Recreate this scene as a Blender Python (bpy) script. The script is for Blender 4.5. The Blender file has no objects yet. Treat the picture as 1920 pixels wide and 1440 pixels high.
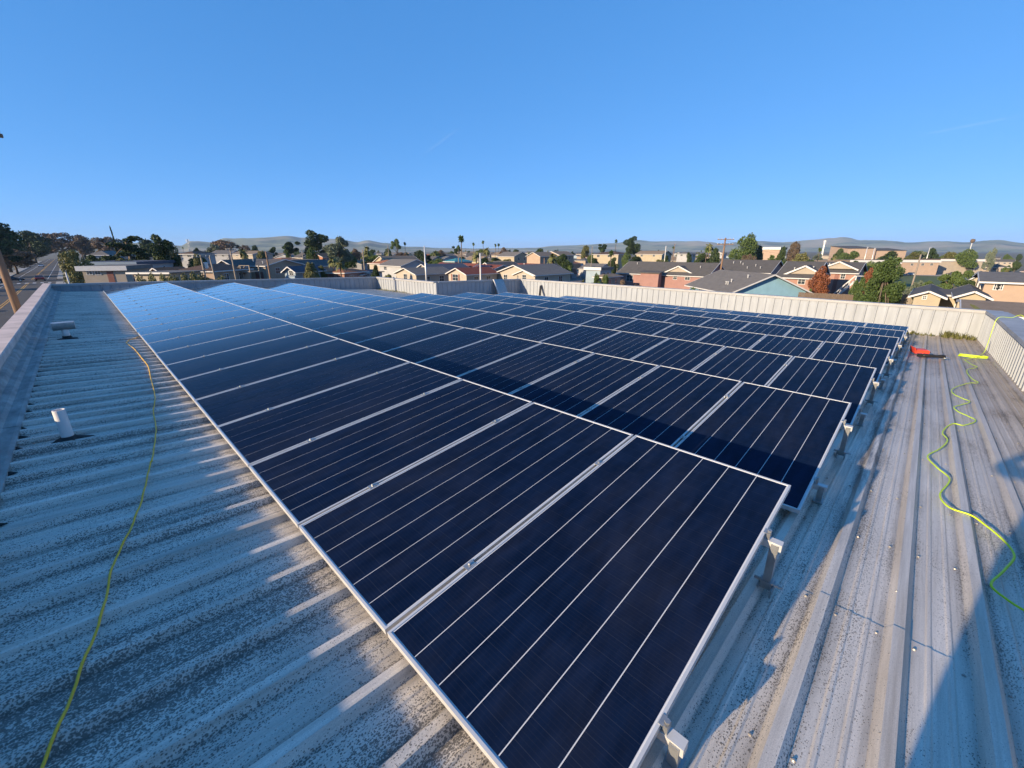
import bpy, math, random
import numpy as np
from mathutils import Vector, Matrix
R = math.radians
scene = bpy.context.scene
COL = scene.collection

# ------------------------------------------------------------------ camera
EYE = 8.0
HEAD, PITCH, FPX = R(45.3), R(17.9), 774.0
cam_d = bpy.data.cameras.new('camera')
cam = bpy.data.objects.new('camera', cam_d)
COL.objects.link(cam)
cam.location = (0, 0, EYE)
cam.rotation_euler = (R(90) - PITCH, 0, -HEAD)
cam_d.sensor_width = 36
cam_d.lens = FPX / 1920 * 36
cam_d.clip_start = 0.02
cam_d.clip_end = 60000
scene.camera = cam

# ------------------------------------------------------------------ sky, sun, exposure
SUN_EL, SUN_AZ = 15.6, 280.3          # azimuth clockwise from +Y
world = bpy.data.worlds.new('World')
scene.world = world
world.use_nodes = True
wn = world.node_tree
sky = wn.nodes.new('ShaderNodeTexSky')
sky.sky_type = 'NISHITA'
sky.sun_disc = False
sky.sun_elevation = R(SUN_EL)
sky.sun_rotation = R(SUN_AZ)
sky.altitude = 0
sky.air_density = 0.5
sky.dust_density = 0.0
sky.ozone_density = 6.0
bg = wn.nodes['Background']
bg.inputs['Strength'].default_value = 0.114
# camera-like response of the clear sky, the same in every direction
sp_ = wn.nodes.new('ShaderNodeSeparateColor'); cb_ = wn.nodes.new('ShaderNodeCombineColor')
wn.links.new(sky.outputs['Color'], sp_.inputs[0])
for i_, (g_, k_) in enumerate(((0.68, 0.87), (0.44, 1.60), (0.36, 2.72))):
    pw = wn.nodes.new('ShaderNodeMath'); pw.operation = 'POWER'; pw.inputs[1].default_value = g_
    ml = wn.nodes.new('ShaderNodeMath'); ml.operation = 'MULTIPLY'; ml.inputs[1].default_value = k_
    wn.links.new(sp_.outputs[i_], pw.inputs[0]); wn.links.new(pw.outputs[0], ml.inputs[0]); wn.links.new(ml.outputs[0], cb_.inputs[i_])
wn.links.new(cb_.outputs[0], bg.inputs['Color'])
sun_d = bpy.data.lights.new('sun', 'SUN')
sun_d.energy = 5.0
sun_d.angle = R(0.55)
sun_d.color = (1.0, 0.80, 0.55)
sun = bpy.data.objects.new('sun', sun_d)
COL.objects.link(sun)
to_sun = Vector((math.sin(R(SUN_AZ)) * math.cos(R(SUN_EL)), math.cos(R(SUN_AZ)) * math.cos(R(SUN_EL)), math.sin(R(SUN_EL))))
sun.rotation_euler = to_sun.to_track_quat('Z', 'Y').to_euler()
sun.location = to_sun * 200
scene.view_settings.view_transform = 'Standard'
scene.view_settings.look = 'None'
scene.view_settings.gamma = 1
scene.view_settings.exposure = 0.90
scene.cycles.max_bounces = 6
scene.cycles.volume_bounces = 0
scene.cycles.volume_step_rate = 10
scene.cycles.transparent_max_bounces = 8
scene.cycles.use_denoising = True
scene.cycles.use_adaptive_sampling = True
scene.cycles.adaptive_threshold = 0.02

# ------------------------------------------------------------------ helpers
rng = random.Random(7)
_F = Vector((math.sin(HEAD) * math.cos(PITCH), math.cos(HEAD) * math.cos(PITCH), -math.sin(PITCH)))
_Rt = Vector((math.cos(HEAD), -math.sin(HEAD), 0))
_U = _Rt.cross(_F)

def sight(px, py):
    return (_F * FPX + _Rt * (px - 960) + _U * (720 - py)).normalized()

def spot(px, D):
    """ground position D metres away in the compass direction read off the photograph"""
    d = sight(px, 470)
    k = D / math.hypot(d.x, d.y)
    return d.x * k, d.y * k

def height(px, py, D):
    d = sight(px, py)
    return EYE + D * d.z / math.hypot(d.x, d.y)

SLOPE = -0.055
def roofz(x):
    return EYE - 1.7 + SLOPE * x

def onroof(px, py, off=0.0):
    d = sight(px, py)
    t = (-1.7 + off) / (d.z - SLOPE * d.x)
    p = d * t
    return Vector((p.x, p.y, p.z + EYE))

def sstep(a, b, x):
    t = min(1, max(0, (x - a) / (b - a)))
    return t * t * (3 - 2 * t)

def ground(x, y):
    return -3.0 * sstep(45, 130, x) * sstep(150, 60, y)

class MB:
    def __init__(s):
        s.v, s.f, s.m = [], [], []
    def add(s, vs, fs, m=0):
        o = len(s.v)
        s.v += [tuple(p) for p in vs]
        s.f += [tuple(i + o for i in f) for f in fs]
        s.m += [m] * len(fs)
        return s
    def box(s, x0, x1, y0, y1, z0, z1, m=0, M=None):
        vs = [Vector(p) for p in ((x0, y0, z0), (x1, y0, z0), (x1, y1, z0), (x0, y1, z0), (x0, y0, z1), (x1, y0, z1), (x1, y1, z1), (x0, y1, z1))]
        if M is not None:
            vs = [M @ p for p in vs]
        return s.add(vs, [(0, 3, 2, 1), (4, 5, 6, 7), (0, 1, 5, 4), (1, 2, 6, 5), (2, 3, 7, 6), (3, 0, 4, 7)], m)
    def bar(s, a, b, w, h, m=0, up=(0, 0, 1)):
        a, b = Vector(a), Vector(b)
        d = (b - a).normalized()
        u = Vector(up)
        if abs(d.dot(u)) > 0.98:
            u = Vector((1, 0, 0))
        sd = d.cross(u).normalized()
        u = sd.cross(d)
        vs = []
        for p in (a, b):
            for i, j in ((-1, -1), (1, -1), (1, 1), (-1, 1)):
                vs.append(p + sd * (i * w / 2) + u * (j * h / 2))
        return s.add(vs, [(3, 2, 1, 0), (4, 5, 6, 7), (0, 1, 5, 4), (1, 2, 6, 5), (2, 3, 7, 6), (3, 0, 4, 7)], m)
    def prism(s, poly, axis, a, b, m=0, cap=True):
        """poly: 2d points (ccw); axis 'x','y' or 'z' is the extrusion direction"""
        n = len(poly)
        def P(p, t):
            return {'x': (t, p[0], p[1]), 'y': (p[0], t, p[1]), 'z': (p[0], p[1], t)}[axis]
        vs = [P(p, a) for p in poly] + [P(p, b) for p in poly]
        fs = [(i, (i + 1) % n, n + (i + 1) % n, n + i) for i in range(n)]
        if cap:
            fs += [tuple(range(n - 1, -1, -1)), tuple(range(n, 2 * n))]
        return s.add(vs, fs, m)
    def tube(s, pts, r, n=6, m=0, cap=True):
        pts = [Vector(p) for p in pts]
        k = len(pts)
        rs = r if isinstance(r, (list, tuple)) else [r] * k
        vs, fs = [], []
        prev = None
        for i, p in enumerate(pts):
            d = (pts[min(i + 1, k - 1)] - pts[max(i - 1, 0)]).normalized()
            if prev is None:
                u = d.orthogonal().normalized()
            else:
                u = (prev - d * prev.dot(d)).normalized()
            prev = u
            w = d.cross(u)
            for j in range(n):
                a = 2 * math.pi * j / n
                vs.append(p + (u * math.cos(a) + w * math.sin(a)) * rs[i])
        for i in range(k - 1):
            for j in range(n):
                fs.append((i * n + j, i * n + (j + 1) % n, (i + 1) * n + (j + 1) % n, (i + 1) * n + j))
        if cap:
            fs += [tuple(range(n - 1, -1, -1)), tuple(range((k - 1) * n, k * n))]
        return s.add(vs, fs, m)
    def lathe(s, prof, n=16, m=0, M=None):
        vs = []
        for r, z in prof:
            for j in range(n):
                a = 2 * math.pi * j / n
                p = Vector((r * math.cos(a), r * math.sin(a), z))
                vs.append(M @ p if M is not None else p)
        fs = []
        for i in range(len(prof) - 1):
            for j in range(n):
                fs.append((i * n + j, i * n + (j + 1) % n, (i + 1) * n + (j + 1) % n, (i + 1) * n + j))
        fs += [tuple(range(n - 1, -1, -1)), tuple(range((len(prof) - 1) * n, len(prof) * n))]
        return s.add(vs, fs, m)
    def mesh(s, name, mats, smooth=False):
        me = bpy.data.meshes.new(name)
        me.from_pydata(s.v, [], s.f)
        for m in (mats if isinstance(mats, (list, tuple)) else [mats]):
            me.materials.append(m)
        me.polygons.foreach_set('material_index', s.m)
        if smooth:
            me.polygons.foreach_set('use_smooth', [True] * len(s.f))
        me.update()
        return me
    def build(s, name, mats, parent=None, smooth=False, loc=None):
        return link(name, s.mesh(name, mats, smooth), parent, loc)

def link(name, me, parent=None, loc=None, rz=0):
    o = bpy.data.objects.new(name, me)
    COL.objects.link(o)
    if parent is not None:
        o.parent = parent
    if loc is not None:
        o.location = loc
    if rz:
        o.rotation_euler.z = rz
    return o

def tag(o, label=None, cat=None, group=None, kind=None):
    if label: o['label'] = label
    if cat: o['category'] = cat
    if group: o['group'] = group
    if kind: o['kind'] = kind
    return o

def thing(name, loc, label, cat, group=None, rz=0):
    o = link(name, None, None, loc, rz)
    o.empty_display_size = 0.3
    return tag(o, label, cat, group)

# ------------------------------------------------------------------ materials
def newmat(name):
    m = bpy.data.materials.new(name)
    m.use_nodes = True
    nt = m.node_tree
    return m, nt, nt.nodes['Principled BSDF']

class NT:
    def __init__(s, nt): s.nt = nt
    def n(s, t, **kw):
        nd = s.nt.nodes.new(t)
        for k, v in kw.items():
            setattr(nd, k, v)
        return nd
    def link(s, a, b): s.nt.links.new(a, b)
    def pos(s, scale=(1, 1, 1), obj=False):
        if obj:
            g = s.n('ShaderNodeTexCoord').outputs['Object']
        else:
            g = s.n('ShaderNodeNewGeometry').outputs['Position']
        mp = s.n('ShaderNodeMapping')
        mp.inputs['Scale'].default_value = scale
        s.link(g, mp.inputs['Vector'])
        return mp.outputs['Vector']
    def noise(s, vec, scale, detail=4, rough=0.55):
        nd = s.n('ShaderNodeTexNoise')
        nd.inputs['Scale'].default_value = scale
        nd.inputs['Detail'].default_value = detail
        nd.inputs['Roughness'].default_value = rough
        s.link(vec, nd.inputs['Vector'])
        return nd.outputs['Fac']
    def ramp(s, fac, a, b, ca=(0, 0, 0, 1), cb=(1, 1, 1, 1)):
        r = s.n('ShaderNodeValToRGB')
        r.color_ramp.elements[0].position, r.color_ramp.elements[1].position = a, b
        r.color_ramp.elements[0].color, r.color_ramp.elements[1].color = ca, cb
        s.link(fac, r.inputs['Fac'])
        return r.outputs['Color']
    def math(s, op, a, b):
        nd = s.n('ShaderNodeMath', operation=op)
        for i, v in enumerate((a, b)):
            if isinstance(v, (int, float)): nd.inputs[i].default_value = v
            else: s.link(v, nd.inputs[i])
        return nd.outputs[0]
    def mix(s, fac, a, b, mode='MIX'):
        nd = s.n('ShaderNodeMix', data_type='RGBA', blend_type=mode)
        for i, v in ((0, fac), (6, a), (7, b)):
            if isinstance(v, (int, float)): nd.inputs[i].default_value = v
            elif isinstance(v, tuple): nd.inputs[i].default_value = v if len(v) == 4 else (*v, 1)
            else: s.link(v, nd.inputs[i])
        return nd.outputs[2]
    def bump(s, h, bsdf, strength=0.3, dist=0.01):
        b = s.n('ShaderNodeBump')
        b.inputs['Strength'].default_value = strength
        b.inputs['Distance'].default_value = dist
        s.link(h, b.inputs['Height'])
        s.link(b.outputs['Normal'], bsdf.inputs['Normal'])

def plain(name, col, rough=0.6, metal=0.0, var=0.25, scale=3.0, stretch=(1, 1, 1), spec=0.4):
    """paint, wood, plaster: a base colour with uneven grime"""
    m, nt, b = newmat(name)
    t = NT(nt)
    f = t.noise(t.pos(stretch), scale, 6, 0.65)
    c = t.ramp(f, 0.3, 0.7, tuple(x * (1 - var) for x in col) + (1,), tuple(min(1, x * (1 + var * 0.6)) for x in col) + (1,))
    t.link(c, b.inputs['Base Color'])
    b.inputs['Roughness'].default_value = rough
    b.inputs['Metallic'].default_value = metal
    b.inputs['Specular IOR Level'].default_value = spec
    return m

def roof_metal():
    m, nt, b = newmat('weathered_ribbed_metal')
    t = NT(nt)
    sep = t.n('ShaderNodeSeparateXYZ')
    t.link(t.pos(), sep.inputs[0])
    X, Y = sep.outputs['X'], sep.outputs['Y']
    def rng_(v, a0, a1, b0=0.0, b1=1.0):
        r = t.n('ShaderNodeMapRange'); t.link(v, r.inputs['Value'])
        for k, q in (('From Min', a0), ('From Max', a1), ('To Min', b0), ('To Max', b1)): r.inputs[k].default_value = q
        return r.outputs[0]
    # distance from the nearest rib, and a number for every pan
    u = t.math('ADD', t.math('MULTIPLY', t.math('SUBTRACT', Y, 0.046), 1 / 0.3048), 0.5)
    off = t.math('MULTIPLY', t.math('ABSOLUTE', t.math('SUBTRACT', t.math('FRACT', u, 0), 0.5), 0), 0.3048)
    pan = t.n('ShaderNodeTexWhiteNoise', noise_dimensions='1D'); t.link(t.math('FLOOR', u, 0), pan.inputs['W'])
    ribtop = rng_(off, 0.040, 0.018)                       # rain keeps the crowns of the ribs clean
    gut = t.math('MULTIPLY', rng_(off, 0.085, 0.056), rng_(off, 0.040, 0.056))   # dirt settles where rib meets pan
    streak = t.noise(t.pos((0.5, 9, 1)), 2.0, 6, 0.6)
    patch = t.noise(t.pos((0.6, 1.4, 1)), 1.3, 5, 0.6)
    fine = t.noise(t.pos((0.35, 22, 1)), 3.0, 5, 0.65)
    base = t.mix(t.ramp(streak, 0.32, 0.68), (0.66, 0.58, 0.485), (0.90, 0.80, 0.68))
    base = t.mix(t.math('MULTIPLY', t.ramp(fine, 0.5, 0.72), 0.35), base, (0.33, 0.28, 0.23))
    tan = t.math('MULTIPLY', t.math('MULTIPLY', rng_(X, 0.5, 15), rng_(Y, 1.5, -1.2)), t.math('ADD', patch, 0.7))
    base = t.mix(t.math('MINIMUM', tan, 0.85), base, (0.36, 0.265, 0.185))
    rust = t.ramp(t.noise(t.pos((0.22, 6, 1)), 1.1, 5, 0.7), 0.53, 0.70)
    base = t.mix(t.math('MULTIPLY', rust, 0.55), base, (0.36, 0.27, 0.18))
    base = t.mix(t.math('MULTIPLY', t.math('MULTIPLY', gut, t.ramp(patch, 0.25, 0.6)), 0.6), base, (0.16, 0.14, 0.115))
    left_dark = t.math('MULTIPLY', t.ramp(t.noise(t.pos((0.35, 2.2, 1)), 2.4, 6, 0.7), 0.40, 0.75), rng_(X, 1.4, 0.2))  # patchy darker tone on the sheets towards the road-side parapet
    base = t.mix(t.math('MULTIPLY', left_dark, 0.6), base, (0.24, 0.22, 0.19))
    # old tar smears along one rib beside the row ends
    smear = t.math('MULTIPLY', t.math('MULTIPLY', rng_(Y, -0.10, 0.02), rng_(Y, 0.24, 0.12)), rng_(X, 2.2, 5.0))
    smear = t.math('MULTIPLY', smear, t.ramp(t.noise(t.pos((0.5, 6, 1)), 2.6, 6, 0.7), 0.42, 0.58))
    base = t.mix(t.math('MULTIPLY', smear, 0.85), base, (0.085, 0.08, 0.075))
    # black lichen spots, about a centimetre across, in drifts
    vo = t.n('ShaderNodeTexVoronoi'); vo.inputs['Scale'].default_value = 135
    t.link(t.pos((0.8, 1.1, 1)), vo.inputs['Vector'])
    wob = t.noise(t.pos((0.9, 1.1, 1)), 240.0, 2, 0.5)
    cl = t.n('ShaderNodeSeparateColor'); t.link(vo.outputs['Color'], cl.inputs[0])
    dist = t.math('ADD', vo.outputs['Distance'], t.math('MULTIPLY', t.math('SUBTRACT', wob, 0.5), 0.9))
    dist = t.math('ADD', dist, t.math('MULTIPLY', cl.outputs[0], 0.42))
    drift = t.math('ADD', t.math('MULTIPLY', t.math('SUBTRACT', patch, 0.5), 1.4), rng_(X, 1.3, -0.2, 0.47, 0.60))
    drift = t.math('ADD', drift, t.math('MULTIPLY', t.math('SUBTRACT', streak, 0.5), 0.8))
    drift = t.math('ADD', drift, t.math('MULTIPLY', t.math('SUBTRACT', pan.outputs['Value'], 0.5), 0.22))
    drift = t.math('SUBTRACT', drift, t.math('MULTIPLY', ribtop, 0.20))
    drift = t.math('ADD', drift, t.math('MULTIPLY', gut, 0.12))
    grain = t.ramp(t.noise(t.pos((0.8, 1.2, 1)), 210.0, 3, 0.7), 0.40, 0.66)
    base = t.mix(t.math('MULTIPLY', grain, 0.30), base, (0.20, 0.18, 0.155))
    sp = rng_(t.math('SUBTRACT', drift, dist), -0.06, 0.07)
    base = t.mix(t.math('MULTIPLY', sp, 0.78), base, (0.075, 0.072, 0.066))
    t.link(base, b.inputs['Base Color'])
    t.link(t.ramp(sp, 0, 1, (0.42, 0.42, 0.42, 1), (0.85, 0.85, 0.85, 1)), b.inputs['Roughness'])
    b.inputs['Metallic'].default_value = 0.10
    t.bump(sp, b, 0.25, 0.004)
    return m

def under_glass(t, nt, b):
    """low-iron anti-reflective glass over what lies below: little mirror head-on, a bright one at grazing angles"""
    lw = t.n('ShaderNodeLayerWeight'); lw.inputs['Blend'].default_value = 0.5
    cv = t.n('ShaderNodeFloatCurve')
    pts = [(0.0, 0.005), (0.5, 0.012), (0.65, 0.03), (0.75, 0.085), (0.79, 0.155), (0.83, 0.34), (0.88, 0.72), (0.93, 0.92), (1.0, 1.0)]
    c0 = cv.mapping.curves[0]
    c0.points[0].location, c0.points[1].location = pts[0], pts[-1]
    for q_ in pts[1:-1]: c0.points.new(*q_)
    cv.mapping.update()
    t.link(lw.outputs['Facing'], cv.inputs['Value'])
    fac = cv.outputs[0]
    gl = t.n('ShaderNodeBsdfGlossy')
    gl.inputs['Color'].default_value = (1, 1, 1, 1)
    dust = t.noise(t.pos((1, 1, 1)), 2.2, 4, 0.6)
    t.link(t.ramp(dust, 0.3, 0.75, (0.05, 0.05, 0.05, 1), (0.10, 0.10, 0.10, 1)), gl.inputs['Roughness'])
    mx = t.n('ShaderNodeMixShader')
    t.link(fac, mx.inputs[0]); t.link(b.outputs[0], mx.inputs[1]); t.link(gl.outputs[0], mx.inputs[2])
    t.link(mx.outputs[0], nt.nodes['Material Output'].inputs['Surface'])

def cell_mat():
    m, nt, b = newmat('solar_cell_under_glass')
    t = NT(nt)
    tc = t.n('ShaderNodeTexCoord').outputs['Object']
    sep = t.n('ShaderNodeSeparateXYZ'); t.link(tc, sep.inputs[0])
    # seams between half cells and faint printed fingers, running across each column
    w1 = t.math('FRACT', t.math('MULTIPLY', sep.outputs['X'], 1 / 0.0905), 0)
    seam = t.math('LESS_THAN', w1, 0.022)
    w2 = t.math('FRACT', t.math('MULTIPLY', sep.outputs['X'], 1 / 0.0181), 0)
    fing = t.math('LESS_THAN', w2, 0.16)
    var = t.noise(t.pos((0.8, 3, 3)), 5.0, 3, 0.5)
    c = t.mix(t.ramp(var, 0.3, 0.7), (0.0030, 0.0084, 0.026), (0.0054, 0.0140, 0.042))
    c = t.mix(t.math('MULTIPLY', fing, 0.06), c, (0.06, 0.07, 0.10))
    c = t.mix(t.math('MULTIPLY', seam, 0.13), c, (0.09, 0.10, 0.13))
    film = t.ramp(t.noise(t.pos((0.7, 1.3, 1)), 1.6, 6, 0.7), 0.45, 0.8)
    c = t.mix(t.math('MULTIPLY', film, 0.035), c, (0.30, 0.27, 0.22))
    t.link(c, b.inputs['Base Color'])
    b.inputs['Roughness'].default_value = 0.6
    b.inputs['Specular IOR Level'].default_value = 0.0
    under_glass(t, nt, b)
    return m

def back_mat():
    m, nt, b = newmat('white_backsheet_under_glass')
    t = NT(nt)
    b.inputs['Base Color'].default_value = (0.62, 0.63, 0.65, 1)
    b.inputs['Specular IOR Level'].default_value = 0.0
    under_glass(t, nt, b)
    return m

def leaf_mat(name, ca, cb, rough=0.6):
    m, nt, b = newmat(name)
    t = NT(nt)
    g = t.n('ShaderNodeNewGeometry')
    oi = t.n('ShaderNodeObjectInfo')
    f = t.math('MULTIPLY', t.math('ADD', g.outputs['Random Per Island'], oi.outputs['Random']), 0.5)
    c = t.ramp(f, 0.1, 0.9, ca + (1,), cb + (1,))
    t.link(c, b.inputs['Base Color'])
    b.inputs['Roughness'].default_value = rough
    b.inputs['Specular IOR Level'].default_value = 0.2
    return m

def shingle(name, ca, cb):
    m, nt, b = newmat(name)
    t = NT(nt)
    n1 = t.noise(t.pos((1, 1, 3)), 1.2, 5, 0.7)
    n2 = t.noise(t.pos((2, 2, 9)), 4.0, 3, 0.7)
    c = t.ramp(t.math('MULTIPLY', t.math('ADD', n1, n2), 0.5), 0.35, 0.65, ca + (1,), cb + (1,))
    t.link(c, b.inputs['Base Color'])
    b.inputs['Roughness'].default_value = 0.85
    b.inputs['Specular IOR Level'].default_value = 0.2
    return m

def glass(name, col=(0.03, 0.04, 0.05)):
    m, nt, b = newmat(name)
    b.inputs['Base Color'].default_value = (*col, 1)
    b.inputs['Roughness'].default_value = 0.08
    return m

M = {}
M['roof'] = roof_metal()
M['cell'] = cell_mat()
M['alu'] = plain('anodised_aluminium', (0.62, 0.61, 0.59), 0.38, 0.35, 0.10, 6)
M['steel'] = plain('galvanised_steel', (0.42, 0.42, 0.41), 0.4, 0.7, 0.25, 12)
M['back'] = back_mat()
M['wall'] = plain('cream_painted_steel', (0.30, 0.32, 0.345), 0.5, 0, 0.16, 1.6, (3.5, 3.5, 0.35))
M['cap'] = plain('coping_painted_steel', (0.34, 0.335, 0.33), 0.5, 0, 0.14, 2)
M['capgrey'] = plain('coping_dusty_grey', (0.36, 0.36, 0.36), 0.6, 0, 0.25, 1.5)
M['concrete'] = plain('parapet_sandy_render', (0.66, 0.52, 0.45), 0.85, 0, 0.28, 2.2)
M['stucco'] = plain('parapet_grey_plaster', (0.40, 0.38, 0.35), 0.85, 0, 0.35, 3.0, (1, 0.5, 2))
M['mastic'] = plain('grey_roof_coating', (0.34, 0.33, 0.31), 0.8, 0, 0.45, 4.0, (2, 0.7, 1))
M['screw'] = plain('sealed_screw_head', (0.36, 0.33, 0.29), 0.4, 0.2, 0.2, 30)
M['tar'] = plain('black_tar', (0.03, 0.03, 0.03), 0.8, 0, 0.4, 20)
M['pvc'] = plain('white_pvc', (0.72, 0.66, 0.62), 0.4, 0, 0.1, 5)
M['cordy'] = plain('yellow_jacket', (0.85, 0.48, 0.03), 0.5, 0, 0.12, 15)
M['cordg'] = plain('lime_jacket', (0.60, 0.78, 0.02), 0.45, 0, 0.1, 15)
M['red'] = plain('red_plastic', (0.65, 0.06, 0.03), 0.45, 0, 0.15, 9)
M['black'] = plain('black_plastic', (0.02, 0.02, 0.022), 0.5, 0, 0.2, 9)
M['asphalt'] = plain('asphalt', (0.062, 0.058, 0.056), 0.9, 0, 0.25, 0.6)
M['pave'] = plain('pavement_concrete', (0.32, 0.30, 0.27), 0.9, 0, 0.2, 0.7)
M['yellow'] = plain('yellow_road_paint', (0.62, 0.33, 0.05), 0.7, 0, 0.3, 2)
M['white'] = plain('white_paint', (0.55, 0.54, 0.53), 0.55, 0, 0.08, 2)
M['wood'] = plain('weathered_pole_wood', (0.22, 0.135, 0.085), 0.85, 0, 0.3, 5, (4, 4, 0.4))
M['woodgrey'] = plain('grey_pole_wood', (0.25, 0.21, 0.17), 0.85, 0, 0.3, 5, (4, 4, 0.4))
M['fence'] = plain('dark_fence_wood', (0.13, 0.095, 0.07), 0.85, 0, 0.3, 3, (4, 4, 0.5))
M['bark'] = plain('bark', (0.13, 0.10, 0.075), 0.9, 0, 0.35, 3, (2, 2, 0.6))
M['glass'] = glass('window_glass')
M['shutter'] = plain('brown_shutter', (0.20, 0.08, 0.06), 0.6, 0, 0.15, 4)
M['tyre'] = plain('tyre_rubber', (0.02, 0.02, 0.02), 0.8, 0, 0.2, 8)
M['leafA'] = leaf_mat('leaf_dark', (0.017, 0.035, 0.014), (0.065, 0.094, 0.032))
M['leafB'] = leaf_mat('leaf_mid', (0.041, 0.072, 0.020), (0.123, 0.167, 0.051))
M['leafC'] = leaf_mat('leaf_olive', (0.072, 0.080, 0.026), (0.189, 0.181, 0.072))
M['leafD'] = leaf_mat('leaf_red', (0.131, 0.043, 0.022), (0.290, 0.109, 0.051))
M['leafE'] = leaf_mat('leaf_brown', (0.087, 0.065, 0.043), (0.203, 0.145, 0.102))
M['leafF'] = leaf_mat('leaf_grey_green', (0.072, 0.094, 0.065), (0.189, 0.217, 0.145))

# ================================================================== the roof we stand on
bld = thing('commercial_building', (10, 12, 0), 'commercial building with ribbed metal roof ringed by pale parapet walls', 'building')
bld.location = (0, 0, 0)
XL, XF, XN = -0.76, 20.5, 13.6        # edge of sheets, far wall, notch wall
YR, YN, YF = -1.5, 19.5, 26.0         # right wall, notch wall, far wall
RIB, RH = 0.3048, 0.040

def sheet_mesh(length):
    """one roofing sheet: three trapezoid ribs with two shallow swages in every pan, running down the slope"""
    prof = []
    for k in range(3):
        o = k * RIB
        prof += [(o - 0.05, 0), (o - 0.022, RH), (o + 0.022, RH), (o + 0.05, 0)]
        for c in (0.115, 0.19):
            prof += [(o + c - 0.014, 0), (o + c - 0.006, 0.005), (o + c + 0.006, 0.005), (o + c + 0.014, 0)]
    prof += [(3 * RIB - 0.049, 0.0)]
    n = len(prof)
    vs, fs = [], []
    nx = 2
    for i in range(nx):
        for (y, z) in prof:
            x = length * i / (nx - 1)
            vs.append((x, y, z + SLOPE * x))
    for (y, z) in prof:
        vs.append((length, y, z - 0.003 + SLOPE * length))
    for r in range(nx):
        for j in range(n - 1):
            a = r * n + j
            fs.append((a, a + n, a + n + 1, a + 1))
    mb = MB(); mb.add(vs, fs)
    return mb.mesh('roof_sheet', M['roof'])

SEG = [(XL, 2.5), (2.4, 8.1), (8.0, 14.3), (14.2, XF)]
seg_me = [sheet_mesh(b - a) for a, b in SEG]
Y0 = 0.046 - 5 * RIB
for j in range(31):
    y = Y0 + j * 3 * RIB
    if y > YF - 0.2:
        break
    for i, (a, b) in enumerate(SEG):
        if y > YN - 0.3 and i == 3:
            continue
        link('roof_sheet', seg_me[i], bld, (a, y, roofz(a) - 0.0035 * i + rng.uniform(-0.0006, 0.0006)))

# decking below so no light leaks between the sheets
deck = MB()
for (a, b, c, d) in ((-1.15, XN + 0.15, -1.7, YF + 0.15), (XN + 0.15, XF + 0.15, -1.7, YN + 0.15)):
    deck.add([(a, c, roofz(a) - 0.03), (b, c, roofz(b) - 0.03), (b, d, roofz(b) - 0.03), (a, d, roofz(a) - 0.03)], [(0, 1, 2, 3)])
deck.build('roof_deck', M['mastic'], bld)

# pieces of the parapet lining: flat pans with a raised rib, one object each
def lining_mesh():
    p = [(0, 0), (0.246, 0), (0.256, -0.024), (0.288, -0.024), (0.298, 0), (0.3018, 0)]
    vs = [(x, y, 0) for x, y in p] + [(x, y, 1) for x, y in p]
    n = len(p)
    mb = MB(); mb.add(vs, [(i, i + 1, n + i + 1, n + i) for i in range(n - 1)])
    return mb.mesh('wall_panel', M['wall'])
lin = lining_mesh()

def ztop(x, y):
    """top of the coping, falling gently with the roof"""
    return EYE - 1.33 - 0.0225 * max(x, 0) - 0.006 * max(0, 10 - y) * (x > 18)

def lining(p0, p1, rz, top=None):
    p0, p1 = Vector(p0), Vector(p1)
    n = int((p1 - p0).length / RIB)
    for k in range(n + 1):
        q = p0 + (p1 - p0).normalized() * (k * RIB)
        zt = (top(q.x, q.y) if top else ztop(q.x, q.y)) - 0.05
        zb = roofz(q.x) + rng.uniform(-0.004, 0.012)
        o = link('wall_panel', lin, bld, (q.x, q.y, zb), rz)
        o.scale.z = zt - zb

def capping(p0, p1, width, out, mat, th=0.05, top=None, step=3.05, drop=0.09):
    """coping pieces; 'out' is the outward unit normal, the inner edge carries a turned-down lip"""
    p0, p1, out = Vector(p0), Vector(p1), Vector(out)
    d = (p1 - p0).normalized()
    L = (p1 - p0).length
    s = 0.0
    tf = top or ztop
    while s < L - 0.05:
        e = min(L, s + step)
        mb = MB()
        prof = [(-0.045, -drop), (-0.045, 0), (width, 0.0), (width, -drop), (width - 0.02, -drop), (width - 0.02, -th), (-0.03, -th), (-0.03, -drop)]
        vs = []
        for t in (s + 0.002, e - 0.002):
            q = p0 + d * t
            zz = tf(q.x, q.y) + rng.uniform(-0.002, 0.002)
            for (u, w) in prof:
                r = q + out * u
                vs.append((r.x, r.y, zz + w))
        n = len(prof)
        fs = [(i, (i + 1) % n, n + (i + 1) % n, n + i) for i in range(n)] + [tuple(range(n - 1, -1, -1)), tuple(range(n, 2 * n))]
        mb.add(vs, fs)
        mb.build('coping', mat, bld)
        s = e

def backing(x0, x1, y0, y1, topf=None):
    mb = MB()
    tf = topf or ztop
    vs = [(x, y, z) for (x, y) in ((x0, y0), (x1, y0), (x1, y1), (x0, y1)) for z in (-3.2, tf(x, y) - 0.055)]
    mb.add(vs, [(0, 2, 3, 1), (2, 4, 5, 3), (4, 6, 7, 5), (6, 0, 1, 7), (1, 3, 5, 7)])
    mb.build('outer_wall', M['stucco'], bld)

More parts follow.
